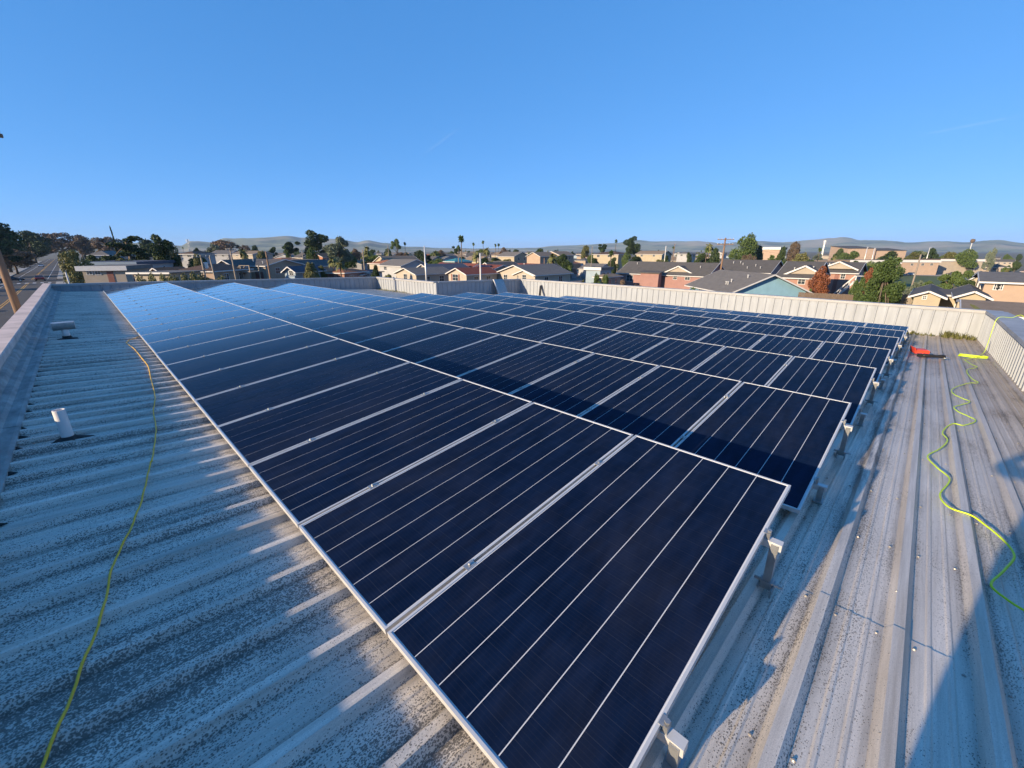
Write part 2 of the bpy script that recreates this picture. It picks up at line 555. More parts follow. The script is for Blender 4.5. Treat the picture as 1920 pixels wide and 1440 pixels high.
lining((XF, YN, 0), (XF, YR, 0), R(-90))
lining((XN, YF, 0), (XN, YN, 0), R(-90))
lining((-0.98, YF, 0), (XN, YF, 0), 0)
lining((XN, YN, 0), (XF, YN, 0), 0)
lining((XF, YR, 0), (-1.0, YR, 0), R(180))
capping((XF, YN, 0), (XF, YR - 0.4, 0), 0.26, (1, 0, 0), M['cap'])
capping((XN, YF + 0.2, 0), (XN, YN, 0), 0.26, (1, 0, 0), M['cap'])
capping((-0.98, YF, 0), (XN, YF, 0), 0.26, (0, 1, 0), M['cap'])
capping((XN + 0.26, YN, 0), (XF + 0.26, YN, 0), 0.26, (0, 1, 0), M['cap'])
capping((XF, YR, 0), (-1.2, YR, 0), 0.42, (0, -1, 0), M['capgrey'])
backing(XF + 0.03, XF + 0.24, YR - 0.38, YN + 0.2)
backing(XN + 0.03, XN + 0.24, YN + 0.03, YF + 0.2)
backing(-1.18, XN, YF + 0.03, YF + 0.24)
backing(XN + 0.25, XF + 0.02, YN + 0.03, YN + 0.24)
backing(-1.18, XF + 0.02, YR - 0.4, YR - 0.03)
# the low rendered parapet along the road
PT = EYE - 1.30
pl_top = lambda x, y: PT
mb = MB(); mb.box(-1.17, -0.99, YR, YF, -0.3, PT - 0.05); mb.build('outer_wall', M['stucco'], bld)
y = YR
while y < YF - 0.1:
    e = min(YF + 0.2, y + 2.9)
    mb = MB()
    k = rng.uniform(-0.003, 0.003)
    mb.prism([(-1.2, PT - 0.10), (-0.965, PT - 0.10), (-0.962, PT - 0.012), (-0.975, PT + k), (-1.195, PT + k + 0.006), (-1.204, PT - 0.01)], 'y', y + 0.003, e - 0.003)
    mb.build('coping', M['concrete'], bld)
    y = e
# coated cant strip between that parapet and the sheets, laid in lengths
y = YR
while y < YF:
    e = min(YF, y + rng.uniform(2.2, 3.4))
    k = rng.uniform(-0.006, 0.006)
    z = roofz(XL)
    mb = MB()
    mb.prism([(-0.99, z - 0.02), (XL + 0.02, z - 0.02), (XL + 0.03, z + 0.042), (XL, z + 0.05 + k), (-0.84, z + 0.052 + k), (-0.87, z + 0.085 + k), (-0.93, z + 0.10 + k), (-0.955, z + 0.17), (-0.99, z + 0.2)], 'y', y - 0.02, e)
    mb.build('cant_strip', M['mastic'], bld)
    y = e
# dark gaps and crumbs of debris under the strip's edge at the mouths of the pans
mb = MB()
for k in range(86):
    yy = Y0 + k * RIB + 0.15
    w = rng.uniform(0.015, 0.05)
    x1 = XL + 0.035 + rng.uniform(0.005, 0.05)
    z = roofz(XL)
    if rng.random() < 0.6:
        pts = [(XL + 0.02, yy - w), (x1, yy - w * 0.4), (x1 + 0.02, yy), (x1 - 0.01, yy + w * 0.5), (XL + 0.02, yy + w)]
        n = len(pts)
        mb.add([(px_, py_, z + 0.003) for px_, py_ in pts] + [((px_ + XL) / 2, (py_ + yy) / 2, z + 0.028) for px_, py_ in pts], [(i, (i + 1) % n, n + (i + 1) % n, n + i) for i in range(n)] + [tuple(range(n, 2 * n))])
tag(mb.build('debris', M['tar'], bld), kind='stuff')

# screws with sealed washers (hundreds, too small to pick apart)
mb = MB()
def screw(x, y, z, r=0.009):
    a = rng.uniform(0, 1)
    vs = [(x + r * math.cos(a + i * math.pi / 3), y + r * math.sin(a + i * math.pi / 3), z) for i in range(6)]
    vs += [(x + r * 0.55 * math.cos(a + i * math.pi / 3), y + r * 0.55 * math.sin(a + i * math.pi / 3), z + r * 0.75) for i in range(6)]
    mb.add(vs, [(i, (i + 1) % 6, 6 + (i + 1) % 6, 6 + i) for i in range(6)] + [(6, 7, 8, 9, 10, 11)])
purl = [0.42, 1.45, 2.44, 3.4, 4.3, 5.6, 7.1, 8.05, 9.6, 11.1, 12.6, 14.25, 15.8, 17.3, 18.8]
for k in range(88):
    y = Y0 + k * RIB
    if y > YF - 0.4: break
    for xp in purl:
        if y > YN - 0.3 and xp > XN: continue
        if y > 3 and xp > 1.0: continue
        for dy in (0.075, 0.24):
            xx, yy = xp + rng.uniform(-0.03, 0.03), y + dy
            screw(xx, yy, roofz(xx) + 0.0, rng.uniform(0.0065, 0.009))
    if k % 3 == 1 and y < 1.5:
        x = 0.3
        while x < 20:
            screw(x, y + 0.022, roofz(x) + RH * 0.78, 0.008); x += rng.uniform(0.45, 0.62)
tag(mb.build('screw', M['screw'], bld), kind='stuff')

# ================================================================== solar rows
PW, PL, PP, PD = 1.046, 2.19, 1.0665, 0.035
def panel_meshes():
    f = MB()
    lip = 0.012
    f.box(0, PL, 0, lip, -PD, 0.0)
    f.box(0, PL, PW - lip, PW, -PD, 0.0)
    f.box(0, lip, lip, PW - lip, -PD, -0.0004)
    f.box(PL - lip, PL, lip, PW - lip, -PD, -0.0004)
    fm = f.mesh('solar_panel', M['alu'])
    b = MB(); b.box(lip, PL - lip, lip, PW - lip, -0.012, -0.0045)
    bm = b.mesh('backsheet', M['back'])
    gap, mar = 0.0052, 0.008
    sw = (PW - 2 * lip - 2 * mar - 5 * gap) / 6
    c = MB(); c.box(lip + mar, PL - lip - mar, 0, sw, -0.0042, -0.0030)
    cm = c.mesh('cell_strip', M['cell'])
    return fm, bm, cm, [lip + mar + k * (sw + gap) for k in range(6)]
FM, BM, CM, SY = panel_meshes()
cl = MB()
cl.box(-0.03, 0.03, -0.019, 0.019, 0.0005, 0.005)
cl.lathe([(0.0085, 0.005), (0.0085, 0.013), (0.005, 0.016)], 6)
CLM = cl.mesh('clamp', M['steel'])
ec = MB()                                   # end clamp: rail stub with a bent bracket and a bolt
ec.box(-0.018, 0.018, -0.07, 0.02, -0.082, -0.052)
ec.box(-0.016, 0.016, -0.022, -0.006, -0.052, 0.004)
ec.box(-0.02, 0.02, -0.006, 0.010, 0.0005, 0.004)
ec.lathe([(0.0075, -0.052), (0.0075, 0.010), (0.0105, 0.010), (0.0105, 0.018)], 6, 0, Matrix.Translation((0, -0.014, 0)))
ec.box(-0.027, -0.021, -0.07, -0.035, -0.10, -0.045)
ECM = ec.mesh('end_clamp', M['steel'])

def row(k, xlow, yend, n, tilt, lowoff, label):
    z = roofz(xlow) + lowoff
    o = thing('solar_panel_row', (xlow, yend, z), label, 'solar array', 'rows of solar panels on the metal roof')
    o.rotation_euler = (0, -R(tilt), R(0.25) if k < 3 else 0)
    for i in range(n):
        p = link('solar_panel', FM, o, (rng.uniform(-0.002, 0.002), i * PP, rng.uniform(-0.001, 0.001)))
        p.rotation_euler = (rng.uniform(-0.0012, 0.0012), rng.uniform(-0.0012, 0.0012), 0)
        link('backsheet', BM, p)
        for yy in SY:
            link('cell_strip', CM, p, (0, yy, 0))
        if i:
            for xc in (0.48, 1.68):
                link('clamp', CLM, o, (xc + rng.uniform(-0.03, 0.03), i * PP - (PP - PW) / 2, 0))
    L = n * PP
    for xc in (0.48, 1.68):
        mb = MB()
        mb.box(xc - 0.02, xc + 0.02, -0.085, L + 0.04, -0.082, -PD - 0.002)
        mb.build('rail', M['alu'], o)
        link('end_clamp', ECM, o, (xc, -0.002, 0))
        e = link('end_clamp', ECM, o, (xc, L - (PP - PW) + 0.002, 0)); e.rotation_euler.z = math.pi
    rel = math.tan(R(tilt) + math.atan(-SLOPE))
    y = -0.052
    while y < L:
        for xc in (0.48, 1.68):
            zb = -lowoff - xc * rel + 0.008
            mb = MB()
            x0 = xc - 0.02
            if xc > 1:                     # rear post with its clamp straddling a rib
                mb.box(xc - 0.019, xc + 0.019, y - 0.016, y + 0.022, zb + 0.06, -0.0825)
                mb.box(xc - 0.027, xc + 0.027, y - 0.024, y + 0.030, zb + 0.03, zb + 0.08)
                mb.box(xc - 0.045, xc + 0.045, y - 0.034, y - 0.025, zb, zb + 0.05)
                mb.box(xc - 0.045, xc + 0.045, y + 0.031, y + 0.040, zb, zb + 0.05)
                mb.lathe([(0.009, 0), (0.009, 0.14)], 6, 0, Matrix.Translation((xc, y - 0.075, zb + 0.06)) @ Matrix.Rotation(R(-90), 4, 'X'))
            else:
                mb.box(xc - 0.016, xc + 0.016, y - 0.018, y + 0.02, zb, -0.0825); mb.box(xc - 0.04, xc + 0.04, y - 0.03, y + 0.032, zb, zb + 0.012)
            mb.build('rear_post' if xc > 1 else 'front_foot', M['steel'], o)
        y += 2 * PP if y > 0.2 else 2 * PP
    return o

names = ['nearest and longest row of solar panels, beside the speckled shaded roof strip',
         'second row of solar panels, crossed by the long shadow of the front row',
         'third row of solar panels counting from the yellow cord',
         'fourth row of solar panels, first to stop short of the far wall',
         'fifth row of solar panels, between the fourth and sixth',
         'sixth row of solar panels, last but one before the long white parapet',
         'farthest row of solar panels, low against the long white parapet']
cnt = [23, 23, 23, 15, 15, 15, 13]
for k in range(7):
    up = 2.79 + 2.62 * k
    tilt = [6.2, 6.2, 6.2, 6.2, 6.2, 5.2, 3.8][k]
    row(k, up - PL * math.cos(R(tilt)), 0.335 - 0.02 * k, cnt[k], tilt, 0.12, names[k])

# ================================================================== loose things on the roof
def smooth_path(pts, n=6):
    pts = [Vector(p) for p in pts]
    out = []
    for i in range(len(pts) - 1):
        a, b, c, d = pts[max(i - 1, 0)], pts[i], pts[i + 1], pts[min(i + 2, len(pts) - 1)]
        for k in range(n):
            t = k / n
            out.append(0.5 * ((2 * b) + (c - a) * t + (2 * a - 5 * b + 4 * c - d) * t * t + (3 * b - a - 3 * c + d) * t ** 3))
    out.append(pts[-1])
    return out

def rest(p, r):
    """height of the ribbed sheet under a point, softened by the cord's stiffness"""
    f = ((p.y - Y0) / RIB + 0.5) % 1 - 0.5
    w = max(0, 1 - (abs(f) * RIB / 0.09) ** 2)
    return roofz(p.x) + r + RH * (0.72 + 0.28 * w)

def cord(name, pix, r, mat, label, extra=None):
    pts = [onroof(px, py, 0.03) for px, py in pix]
    pts = smooth_path(pts, 8)
    pts = [Vector((p.x, p.y, rest(p, r))) for p in pts]
    if extra: pts = smooth_path(extra, 8)[:-1] + pts
    mb = MB(); mb.tube(pts, r, 7)
    o = mb.build(name, mat, None, True)
    return tag(o, label, 'cord')

cord('extension_cord', [(262, 632), (238, 642), (252, 655), (266, 672), (278, 688), (283, 710), (291, 744), (288, 773), (293, 805), (286, 863), (282, 872), (266, 940), (240, 1005), (213, 1061), (193, 1150), (157, 1247), (121, 1343), (80, 1440), (40, 1530)],
     0.0058, M['cordy'], 'yellow extension cord running along the shaded strip beside the nearest panels')
# the lime cord: up and over the right parapet, a coil, then wiggling towards us
wall_y = YR + 0.05
xw = 16.3
over = [(xw + 1.2, YR - 0.75, ztop(xw, 0) - 0.9), (xw + 1.0, YR - 0.44, ztop(xw, 0) + 0.012), (xw + 0.75, YR - 0.2, ztop(xw, 0) + 0.012), (xw + 0.45, YR + 0.05, ztop(xw, 0) + 0.012), (xw + 0.40, wall_y + 0.03, ztop(xw, 0) - 0.3), (xw + 0.1, wall_y + 0.05, roofz(xw) + 0.3), (xw - 0.25, wall_y + 0.1, roofz(xw) + 0.05)]
c0 = onroof(1822, 670, 0.03)
coil = []
for i in range(26):
    a = i * 0.72
    coil.append((c0.x + 0.085 * math.cos(a) * (1 + 0.12 * math.sin(i * 1.7)), c0.y + 0.24 * math.sin(a) * (1 + 0.1 * math.cos(i * 2.1)), roofz(c0.x) + 0.035 + 0.0022 * i))
cord('extension_cord', [(1808, 675), (1822, 684), (1832, 689), (1815, 693), (1813, 700), (1822, 711), (1834, 718), (1815, 720), (1795, 725), (1784, 732), (1787, 739), (1803, 747), (1818, 754), (1800, 760), (1788, 765), (1795, 772), (1815, 781), (1829, 790), (1807, 798), (1784, 797), (1767, 811), (1776, 827), (1762, 842), (1739, 856), (1755, 876), (1780, 900), (1762, 929), (1783, 955), (1827, 973), (1871, 1005), (1901, 1041), (1883, 1070), (1857, 1098), (1883, 1122), (1920, 1146), (1990, 1180)],
     0.0064, M['cordg'], 'lime green cord coiled by the right parapet and snaking down the sunny roof', over + coil)

# vent cowl
p = onroof(128, 638)
v = thing('roof_vent', (p.x, p.y, roofz(p.x)), 'metal vent with horizontal half round cowl on the shaded roof strip', 'roof vent')
mb = MB(); mb.lathe([(0.15, 0.0), (0.145, 0.036), (0.07, 0.05), (0.062, 0.09)], 20); mb.build('flashing', M['tar'], v, True)
mb = MB(); mb.lathe([(0.052, 0.03), (0.052, 0.24)], 20); mb.build('stack', M['pvc'], v, True)
mb = MB()
prof = [(0.115 * math.cos(a), 0.33 + 0.125 * math.sin(a)) for a in [math.pi + math.pi * i / 14 for i in range(15)]] + [(0.115, 0.352), (0.105, 0.356), (-0.105, 0.356), (-0.115, 0.352)]
mb.prism(prof, 'x', -0.15, 0.15)
mb.prism([(a * 1.07, (b - 0.3) * 1.05 + 0.3) for a, b in prof], 'x', -0.156, -0.15)
mb.prism([(a * 1.07, (b - 0.3) * 1.05 + 0.3) for a, b in prof], 'x', 0.15, 0.156)
mb.build('cowl', M['steel'], v)
# pvc pipe
p = onroof(131, 829)
v = thing('vent_pipe', (p.x, p.y, roofz(p.x)), 'short white plastic pipe standing in a dark flashing patch', 'pipe')
mb = MB()
prof = []
ring = []
for j in range(26):
    a = 2 * math.pi * j / 26
    ring.append(0.12 + 0.035 * math.sin(3 * a + 1) + rng.uniform(-0.012, 0.02))
vs = [(r_ * math.cos(2 * math.pi * j / 26), r_ * math.sin(2 * math.pi * j / 26) * 1.0, 0.004 + 0.028 * (abs(((p.y + r_ * math.sin(2 * math.pi * j / 26) - Y0) / RIB + .5) % 1 - .5) < 0.09)) for j, r_ in enumerate(ring)]
vs += [(0.06 * math.cos(2 * math.pi * j / 26), 0.06 * math.sin(2 * math.pi * j / 26), 0.05) for j in range(26)]
vs += [(0.046 * math.cos(2 * math.pi * j / 26), 0.046 * math.sin(2 * math.pi * j / 26), 0.065) for j in range(26)]
mb.add(vs, [(i * 26 + j, i * 26 + (j + 1) % 26, (i + 1) * 26 + (j + 1) % 26, (i + 1) * 26 + j) for i in range(2) for j in range(26)])
mb.build('flashing', M['tar'], v, True)
mb = MB(); mb.lathe([(0.043, 0.01), (0.043, 0.315), (0.0425, 0.318), (0.036, 0.318), (0.036, 0.20)], 24); mb.build('stack', M['pvc'], v, False)
# red tool case with a black grinder lying beside it
p = onroof(1724, 664)
v = thing('tool_case', (p.x, p.y, roofz(p.x) + RH), 'bright red tool case lying open on the roof past the panel ends', 'tool case', rz=R(20)); v.scale = (0.85, 0.85, 0.85)
mb = MB(); mb.box(-0.17, 0.17, -0.15, 0.15, 0, 0.09); mb.box(-0.15, 0.15, -0.13, 0.13, 0.09, 0.105); mb.build('base', M['red'], v)
mb = MB(); mb.box(-0.17, 0.17, 0.15, 0.17, 0.03, 0.2, 0, Matrix.Translation((0, 0.0, 0)) @ Matrix.Rotation(R(-12), 4, 'X')); mb.build('lid', M['red'], v)
mb = MB(); mb.tube([(-0.09, -0.15, 0.05), (-0.08, -0.2, 0.05), (0.08, -0.2, 0.05), (0.09, -0.15, 0.05)], 0.012, 8); mb.build('handle', M['black'], v)
mb = MB(); mb.box(-0.14, -0.1, -0.158, -0.148, 0.03, 0.08); mb.box(0.1, 0.14, -0.158, -0.148, 0.03, 0.08); mb.build('latch', M['black'], v)
p = onroof(1747, 674)
v = thing('power_tool', (p.x, p.y, roofz(p.x) + RH), 'black long bodied power tool lying beside the red case', 'tool', rz=R(-58))
mb = MB(); mb.tube([(-0.22, 0, 0.05), (-0.18, 0, 0.05), (-0.05, 0, 0.045), (0.08, 0, 0.04), (0.2, 0, 0.045), (0.24, 0, 0.045)], [0.035, 0.048, 0.04, 0.032, 0.045, 0.03], 12); mb.build('body', M['black'], v, True)
mb = MB(); mb.lathe([(0.065, 0), (0.065, 0.012), (0.02, 0.018)], 16, 0, Matrix.Translation((0.25, 0, 0.005))); mb.build('guard', M['steel'], v)
mb = MB(); mb.box(-0.3, -0.21, -0.035, 0.035, 0.01, 0.09); mb.build('battery', M['black'], v)
# sheet leaning in the corner, board on the far parapet
xs, zt = 18.0, ztop(18, YN) + 0.02
v = thing('leaning_sheet', (xs, YN - 0.3, roofz(xs) + RH), 'grey metal sheet with white edge leaning in the parapet corner', 'metal sheet')
hh = zt - roofz(xs) - RH
mb = MB(); mb.prism([(-0.25, 0), (-0.235, 0), (0.265, hh), (0.25, hh)], 'x', 0.05, 0.85); mb.build('sheet', M['steel'], v)
mb = MB(); mb.prism([(-0.30, 0), (-0.22, 0), (0.28, hh + 0.01), (0.20, hh + 0.01)], 'x', -0.02, 0.05); mb.build('edge_trim', M['white'], v)
v = MB(); yb = 17.55
v.bar((XF - 0.42, yb - 0.15, roofz(20.1) + RH + 0.02), (XF - 0.06, yb + 0.1, roofz(20.4) + 0.72), 0.16, 0.03, 0, (1, 0, 0))
v.bar((XF - 0.43, yb - 0.11, roofz(20.1) + RH + 0.03), (XF - 0.09, yb + 0.12, roofz(20.4) + 0.66), 0.05, 0.06, 0, (1, 0, 0))
tag(v.build('dark_board', M['black']), 'dark narrow board leaning on the long white parapet near its left corner', 'board')

# weeds rooted in the dirt at the foot of the parapets
def blades(mb, x, y, z, h, n, spread):
    for _ in range(n):
        a, l = rng.uniform(0, 6.28), h * rng.uniform(0.4, 1.1)
        bx, by = x + rng.gauss(0, spread), y + rng.gauss(0, spread)
        lx, ly = math.cos(a) * l * rng.uniform(0.2, 0.8), math.sin(a) * l * rng.uniform(0.2, 0.8)
        w = 0.012
        mb.add([(bx - w * math.sin(a), by + w * math.cos(a), z), (bx + w * math.sin(a), by - w * math.cos(a), z), (bx + lx * 0.5 + w * 0.7 * math.sin(a), by + ly * 0.5 - w * 0.7 * math.cos(a), z + l * 0.7), (bx + lx * 0.5 - w * 0.7 * math.sin(a), by + ly * 0.5 + w * 0.7 * math.cos(a), z + l * 0.7), (bx + lx, by + ly, z + l)], [(0, 1, 2, 3), (3, 2, 4)])
mb = MB()
for i in range(70):
    t = rng.random()
    yy = -1.4 + 2.6 * t ** 0.8
    blades(mb, XF - rng.uniform(0.05, 0.28), yy, roofz(XF), (0.20 if yy < -0.3 else 0.10) * rng.uniform(0.5, 1.3), 16, 0.06)
tag(mb.build('weeds', M['leafC']), 'strip of weeds growing at the foot of the long parapet by its corner', 'weeds', None, 'stuff')
mb = MB()
for i in range(40):
    blades(mb, XN - rng.uniform(0.05, 0.25), rng.uniform(22.0, 25.8), roofz(XN), 0.12 * rng.uniform(0.4, 1.2), 10, 0.08)
tag(mb.build('weeds', M['leafC']), 'sparse weeds at the foot of the short sunlit parapet', 'weeds', None, 'stuff')

# ================================================================== the photographer, whose shadow falls on the roof
def person():
    gz = roofz(-0.3) + RH
    f = Vector((0.71, 0.70, 0)); s = Vector((0.70, -0.71, 0))     # facing, right hand side
    c = Vector((-0.27, -0.11, gz))
    P, E_, Rd = [], [], []
    def v(fw, rt, z, r):
        P.append(c + f * fw + s * rt + Vector((0, 0, z))); Rd.append(r); return len(P) - 1
    def va(p, r):
        P.append(Vector(p)); Rd.append(r); return len(P) - 1
    def e(*ids):
        for a, b in zip(ids, ids[1:]): E_.append((a, b))
    pel = v(0, 0, 0.95, (0.155, 0.125)); wai = v(0.01, 0, 1.12, (0.145, 0.11)); che = v(0.0, 0, 1.33, (0.17, 0.12)); sh = v(-0.01, 0, 1.45, (0.12, 0.09))
    nek = v(0.0, 0, 1.54, (0.058, 0.058)); hd = v(0.02, 0, 1.63, (0.082, 0.092)); tp = v(0.02, 0, 1.73, (0.075, 0.085))
    e(pel, wai, che, sh, nek, hd, tp)
    no = v(0.115, 0, 1.635, (0.014, 0.018)); e(hd, no)
    for d in (-1, 1):
        ea = v(0.02, d * 0.095, 1.635, (0.012, 0.024)); e(hd, ea)
        hip = v(0, d * 0.11, 0.86, (0.115, 0.115)); kn = v(0.03 + 0.02 * d, d * 0.13, 0.50, (0.088, 0.088)); an = v(-0.02 + 0.03 * d, d * 0.15, 0.10, (0.06, 0.06))
        he = v(-0.06 + 0.03 * d, d * 0.17, 0.045, (0.042, 0.042)); to = v(0.17 + 0.03 * d, d * 0.20, 0.035, (0.042, 0.034))
        e(pel, hip, kn, an, he); e(an, to)
        sho = v(-0.01, d * 0.20, 1.42, (0.068, 0.068)); e(sh, sho)
        el = va((-0.13, 0.25, gz + 1.33), (0.055, 0.055)) if d < 0 else va((-0.02, -0.42, gz + 1.30), (0.048, 0.048))
        wr = va(Vector((0, 0, EYE - 0.05)) - f * 0.06 + s * (d * 0.085), (0.03, 0.028))
        pa = va(Vector((0, 0, EYE - 0.015)) - f * 0.03 + s * (d * 0.085), (0.036, 0.02))
        e(sho, el, wr, pa)
        for q in range(5):
            if q < 4:
                h = -0.045 + 0.026 * q
                L = (0.055, 0.066, 0.062, 0.05)[q]
                a1 = va(P[pa] + f * 0.012 + Vector((0, 0, h + 0.03)) - s * (d * 0.01), (0.009, 0.009))
                a2 = va(P[a1] - s * (d * L * 0.45) + f * 0.010, (0.0085, 0.0085)); a3 = va(P[a2] - s * (d * L * 0.4) - f * 0.016, (0.008, 0.008))
            else:
                a1 = va(P[pa] - f * 0.012 + Vector((0, 0, 0.0)) - s * (d * 0.012), (0.011, 0.011)); a2 = va(P[a1] - s * (d * 0.02) - f * 0.012 + Vector((0, 0, 0.03)), (0.0095, 0.0095)); a3 = va(P[a2] - s * (d * 0.012) + f * 0.002 + Vector((0, 0, 0.022)), (0.0085, 0.0085))
            e(pa, a1, a2, a3)
    me = bpy.data.meshes.new('person_frame')
    me.from_pydata([tuple(p) for p in P], E_, [])
    o = bpy.data.objects.new('person_frame', me); COL.objects.link(o)
    mod = o.modifiers.new('skin', 'SKIN')
    sv = me.skin_vertices[0].data
    for i, r in enumerate(Rd):
        sv[i].radius = r; sv[i].use_root = (i == pel)
    o.modifiers.new('sub', 'SUBSURF').levels = 2
    dg = bpy.context.evaluated_depsgraph_get()
    nm = bpy.data.meshes.new_from_object(o.evaluated_get(dg))
    bpy.data.objects.remove(o)
    nm.name = 'person'
    nm.materials.clear()
    for m_ in (plain('navy_work_shirt', (0.05, 0.06, 0.10), 0.85, 0, 0.2, 9), plain('tan_work_trousers', (0.20, 0.155, 0.10), 0.85, 0, 0.2, 9), plain('skin', (0.50, 0.31, 0.22), 0.5, 0, 0.06, 9), plain('brown_boots', (0.07, 0.045, 0.03), 0.7, 0, 0.2, 9)):
        nm.materials.append(m_)
    hands = [Vector((0, 0, EYE - 0.03)) + s * (d * 0.07) for d in (-1, 1)]
    for p_ in nm.polygons:
        z = p_.center.z - gz
        p_.use_smooth = True
        hand = min((p_.center - h).length for h in hands) < 0.115
        p_.material_index = 2 if (hand or z > 1.52) else 3 if z < 0.13 else 1 if z < 1.0 else 0
    body = link('person', nm)
    tag(body, 'person in navy shirt and tan trousers standing behind the camera, shadow on roof', 'person')
    hair = MB()
    hc = c + f * 0.005 + Vector((0, 0, 1.69))
    prof = [(0.092, -0.05), (0.103, 0.0), (0.098, 0.05), (0.07, 0.095), (0.02, 0.115)]
    hair.lathe(prof, 18, 0, Matrix.Translation(hc))
    hair.build('hair', plain('dark_brown_hair', (0.03, 0.02, 0.015), 0.7, 0, 0.2, 30), body, True)
    for d in (-1, 1):
        ev = MB(); ev.lathe([(0.002, -0.011), (0.010, -0.006), (0.012, 0), (0.010, 0.006), (0.002, 0.011)], 10, 0, Matrix.Translation(c + f * 0.098 + s * (d * 0.033) + Vector((0, 0, 1.665))))
        ev.build('eye', M['white'], body, True)
    mo = MB(); mo.bar(c + f * 0.103 - s * 0.022 + Vector((0, 0, 1.585)), c + f * 0.103 + s * 0.022 + Vector((0, 0, 1.585)), 0.012, 0.012); mo.build('mouth', plain('lips', (0.38, 0.17, 0.14), 0.5, 0, 0.05, 9), body)
    ph = thing('phone', (-0.016, -0.016, EYE), 'black phone held up in both hands behind the picture', 'phone', rz=-HEAD)
    ph.rotation_euler = (-PITCH, 0, -HEAD)
    mb = MB(); mb.box(-0.08, 0.08, -0.009, 0.0, -0.038, 0.038); mb.build('case', M['black'], ph)
    mb = MB(); mb.box(-0.074, 0.074, -0.0095, -0.009, -0.034, 0.034); mb.build('screen', M['glass'], ph)
person()

# ================================================================== ground, roads, field, hills
def ring_ground():
    rs = [0, 15, 30, 45, 60, 80, 100, 120, 140, 170, 220, 300, 450, 700, 1200, 2500, 5000, 9000, 12500]
    n = 96
    vs, fs = [(0, 0, ground(0, 0))], []
    for r in rs[1:]:
        for j in range(n):
            a = 2 * math.pi * j / n
            x, y = r * math.sin(a), r * math.cos(a)
            vs.append((x, y, ground(x, y)))
    for j in range(n):
        fs.append((0, 1 + (j + 1) % n, 1 + j))
    for i in range(len(rs) - 2):
        for j in range(n):
            a, b = 1 + i * n + j, 1 + i * n + (j + 1) % n
            fs.append((a, b, b + n, a + n))
    mb = MB(); mb.add(vs, fs)
    m, nt, b = newmat('town_ground')
    t = NT(nt)
    f1 = t.noise(t.pos(), 0.045, 4, 0.6)
    f2 = t.noise(t.pos(), 0.5, 5, 0.6)
    c = t.mix(t.ramp(f1, 0.42, 0.58), (0.10, 0.095, 0.085), (0.055, 0.065, 0.028))
    c = t.mix(t.ramp(f2, 0.35, 0.7), c, (0.15, 0.125, 0.09))
    t.link(c, b.inputs['Base Color']); b.inputs['Roughness'].default_value = 0.95
    return tag(mb.build('ground', m), kind='structure')
ring_ground()

def roadx(y):
    return -9.5 - max(0, y - 110) * 0.0105
def strip(name, xa, xb, y0, y1, z, mat, step=20.0, kind='structure', f=roadx):
    mb = MB(); vs, fs = [], []
    k = max(1, int((y1 - y0) / step))
    for i in range(k + 1):
        y = y0 + (y1 - y0) * i / k
        c = f(y)
        vs += [(c + xa, y, z), (c + xb, y, z)]
        if i: fs.append((2 * i - 2, 2 * i - 1, 2 * i + 1, 2 * i))
    mb.add(vs, fs)
    return tag(mb.build(name, mat), kind=kind)
strip('road', -5.6, 5.0, -40, 640, 0.02, M['asphalt'])
mb = MB(); mb.add([(-160, 168, 0.016), (60, 168, 0.016), (60, 181, 0.016), (-160, 181, 0.016)], [(0, 1, 2, 3)])
tag(mb.build('side_road', M['asphalt']), kind='structure')
for a, b, y0, y1 in ((5.0, 8.2, -40, 166), (5.0, 7.5, 183, 500), (-8.4, -5.6, -40, 166), (-8.0, -5.6, 183, 500)):
    mb = MB(); vs, fs = [], []
    k = int((y1 - y0) / 25)
    for i in range(k + 1):
        y = y0 + (y1 - y0) * i / k; c = roadx(y)
        for (x, z) in ((a, 0.0), (a, 0.14), (b, 0.14), (b, 0.0)): vs.append((c + x, y, z))
        if i:
            for q in range(3): fs.append((4 * i - 4 + q, 4 * i - 3 + q, 4 * i + 1 + q, 4 * i + q))
    mb.add(vs, fs); tag(mb.build('pavement', M['pave']), kind='structure')
for (x, w, y0, y1, mat) in ((-0.16, 0.13, -40, 166, 'yellow'), (0.16, 0.13, -40, 166, 'yellow'), (-0.16, 0.13, 184, 620, 'yellow'), (0.16, 0.13, 184, 620, 'yellow'), (3.1, 0.13, 184, 620, 'white'), (-3.3, 0.13, 184, 620, 'white'), (-3.6, 0.13, 20, 160, 'white')):
    strip('road_marking', x - w / 2, x + w / 2, y0, y1, 0.026, M[mat], 12)
mb = MB()
for i in range(7):
    c = roadx(166); mb.add([(c - 4.6 + i * 1.35, 164, 0.026), (c - 4.0 + i * 1.35, 164, 0.026), (c - 4.0 + i * 1.35, 167, 0.026), (c - 4.6 + i * 1.35, 167, 0.026)], [(0, 1, 2, 3)])
tag(mb.build('crosswalk', M['white']), kind='structure')
# street running away through the town
x0, y0 = spot(1078, 110); x1, y1 = spot(1085, 420)
mb = MB(); mb.add([(x0 - 4, y0, ground(x0, y0) + 0.03), (x0 + 4, y0, ground(x0, y0) + 0.03), (x1 + 6, y1, 0.03), (x1 - 6, y1, 0.03)], [(0, 1, 2, 3)])
tag(mb.build('side_road', plain('pale_asphalt', (0.16, 0.13, 0.11), 0.9, 0, 0.2, 0.4)), kind='structure')
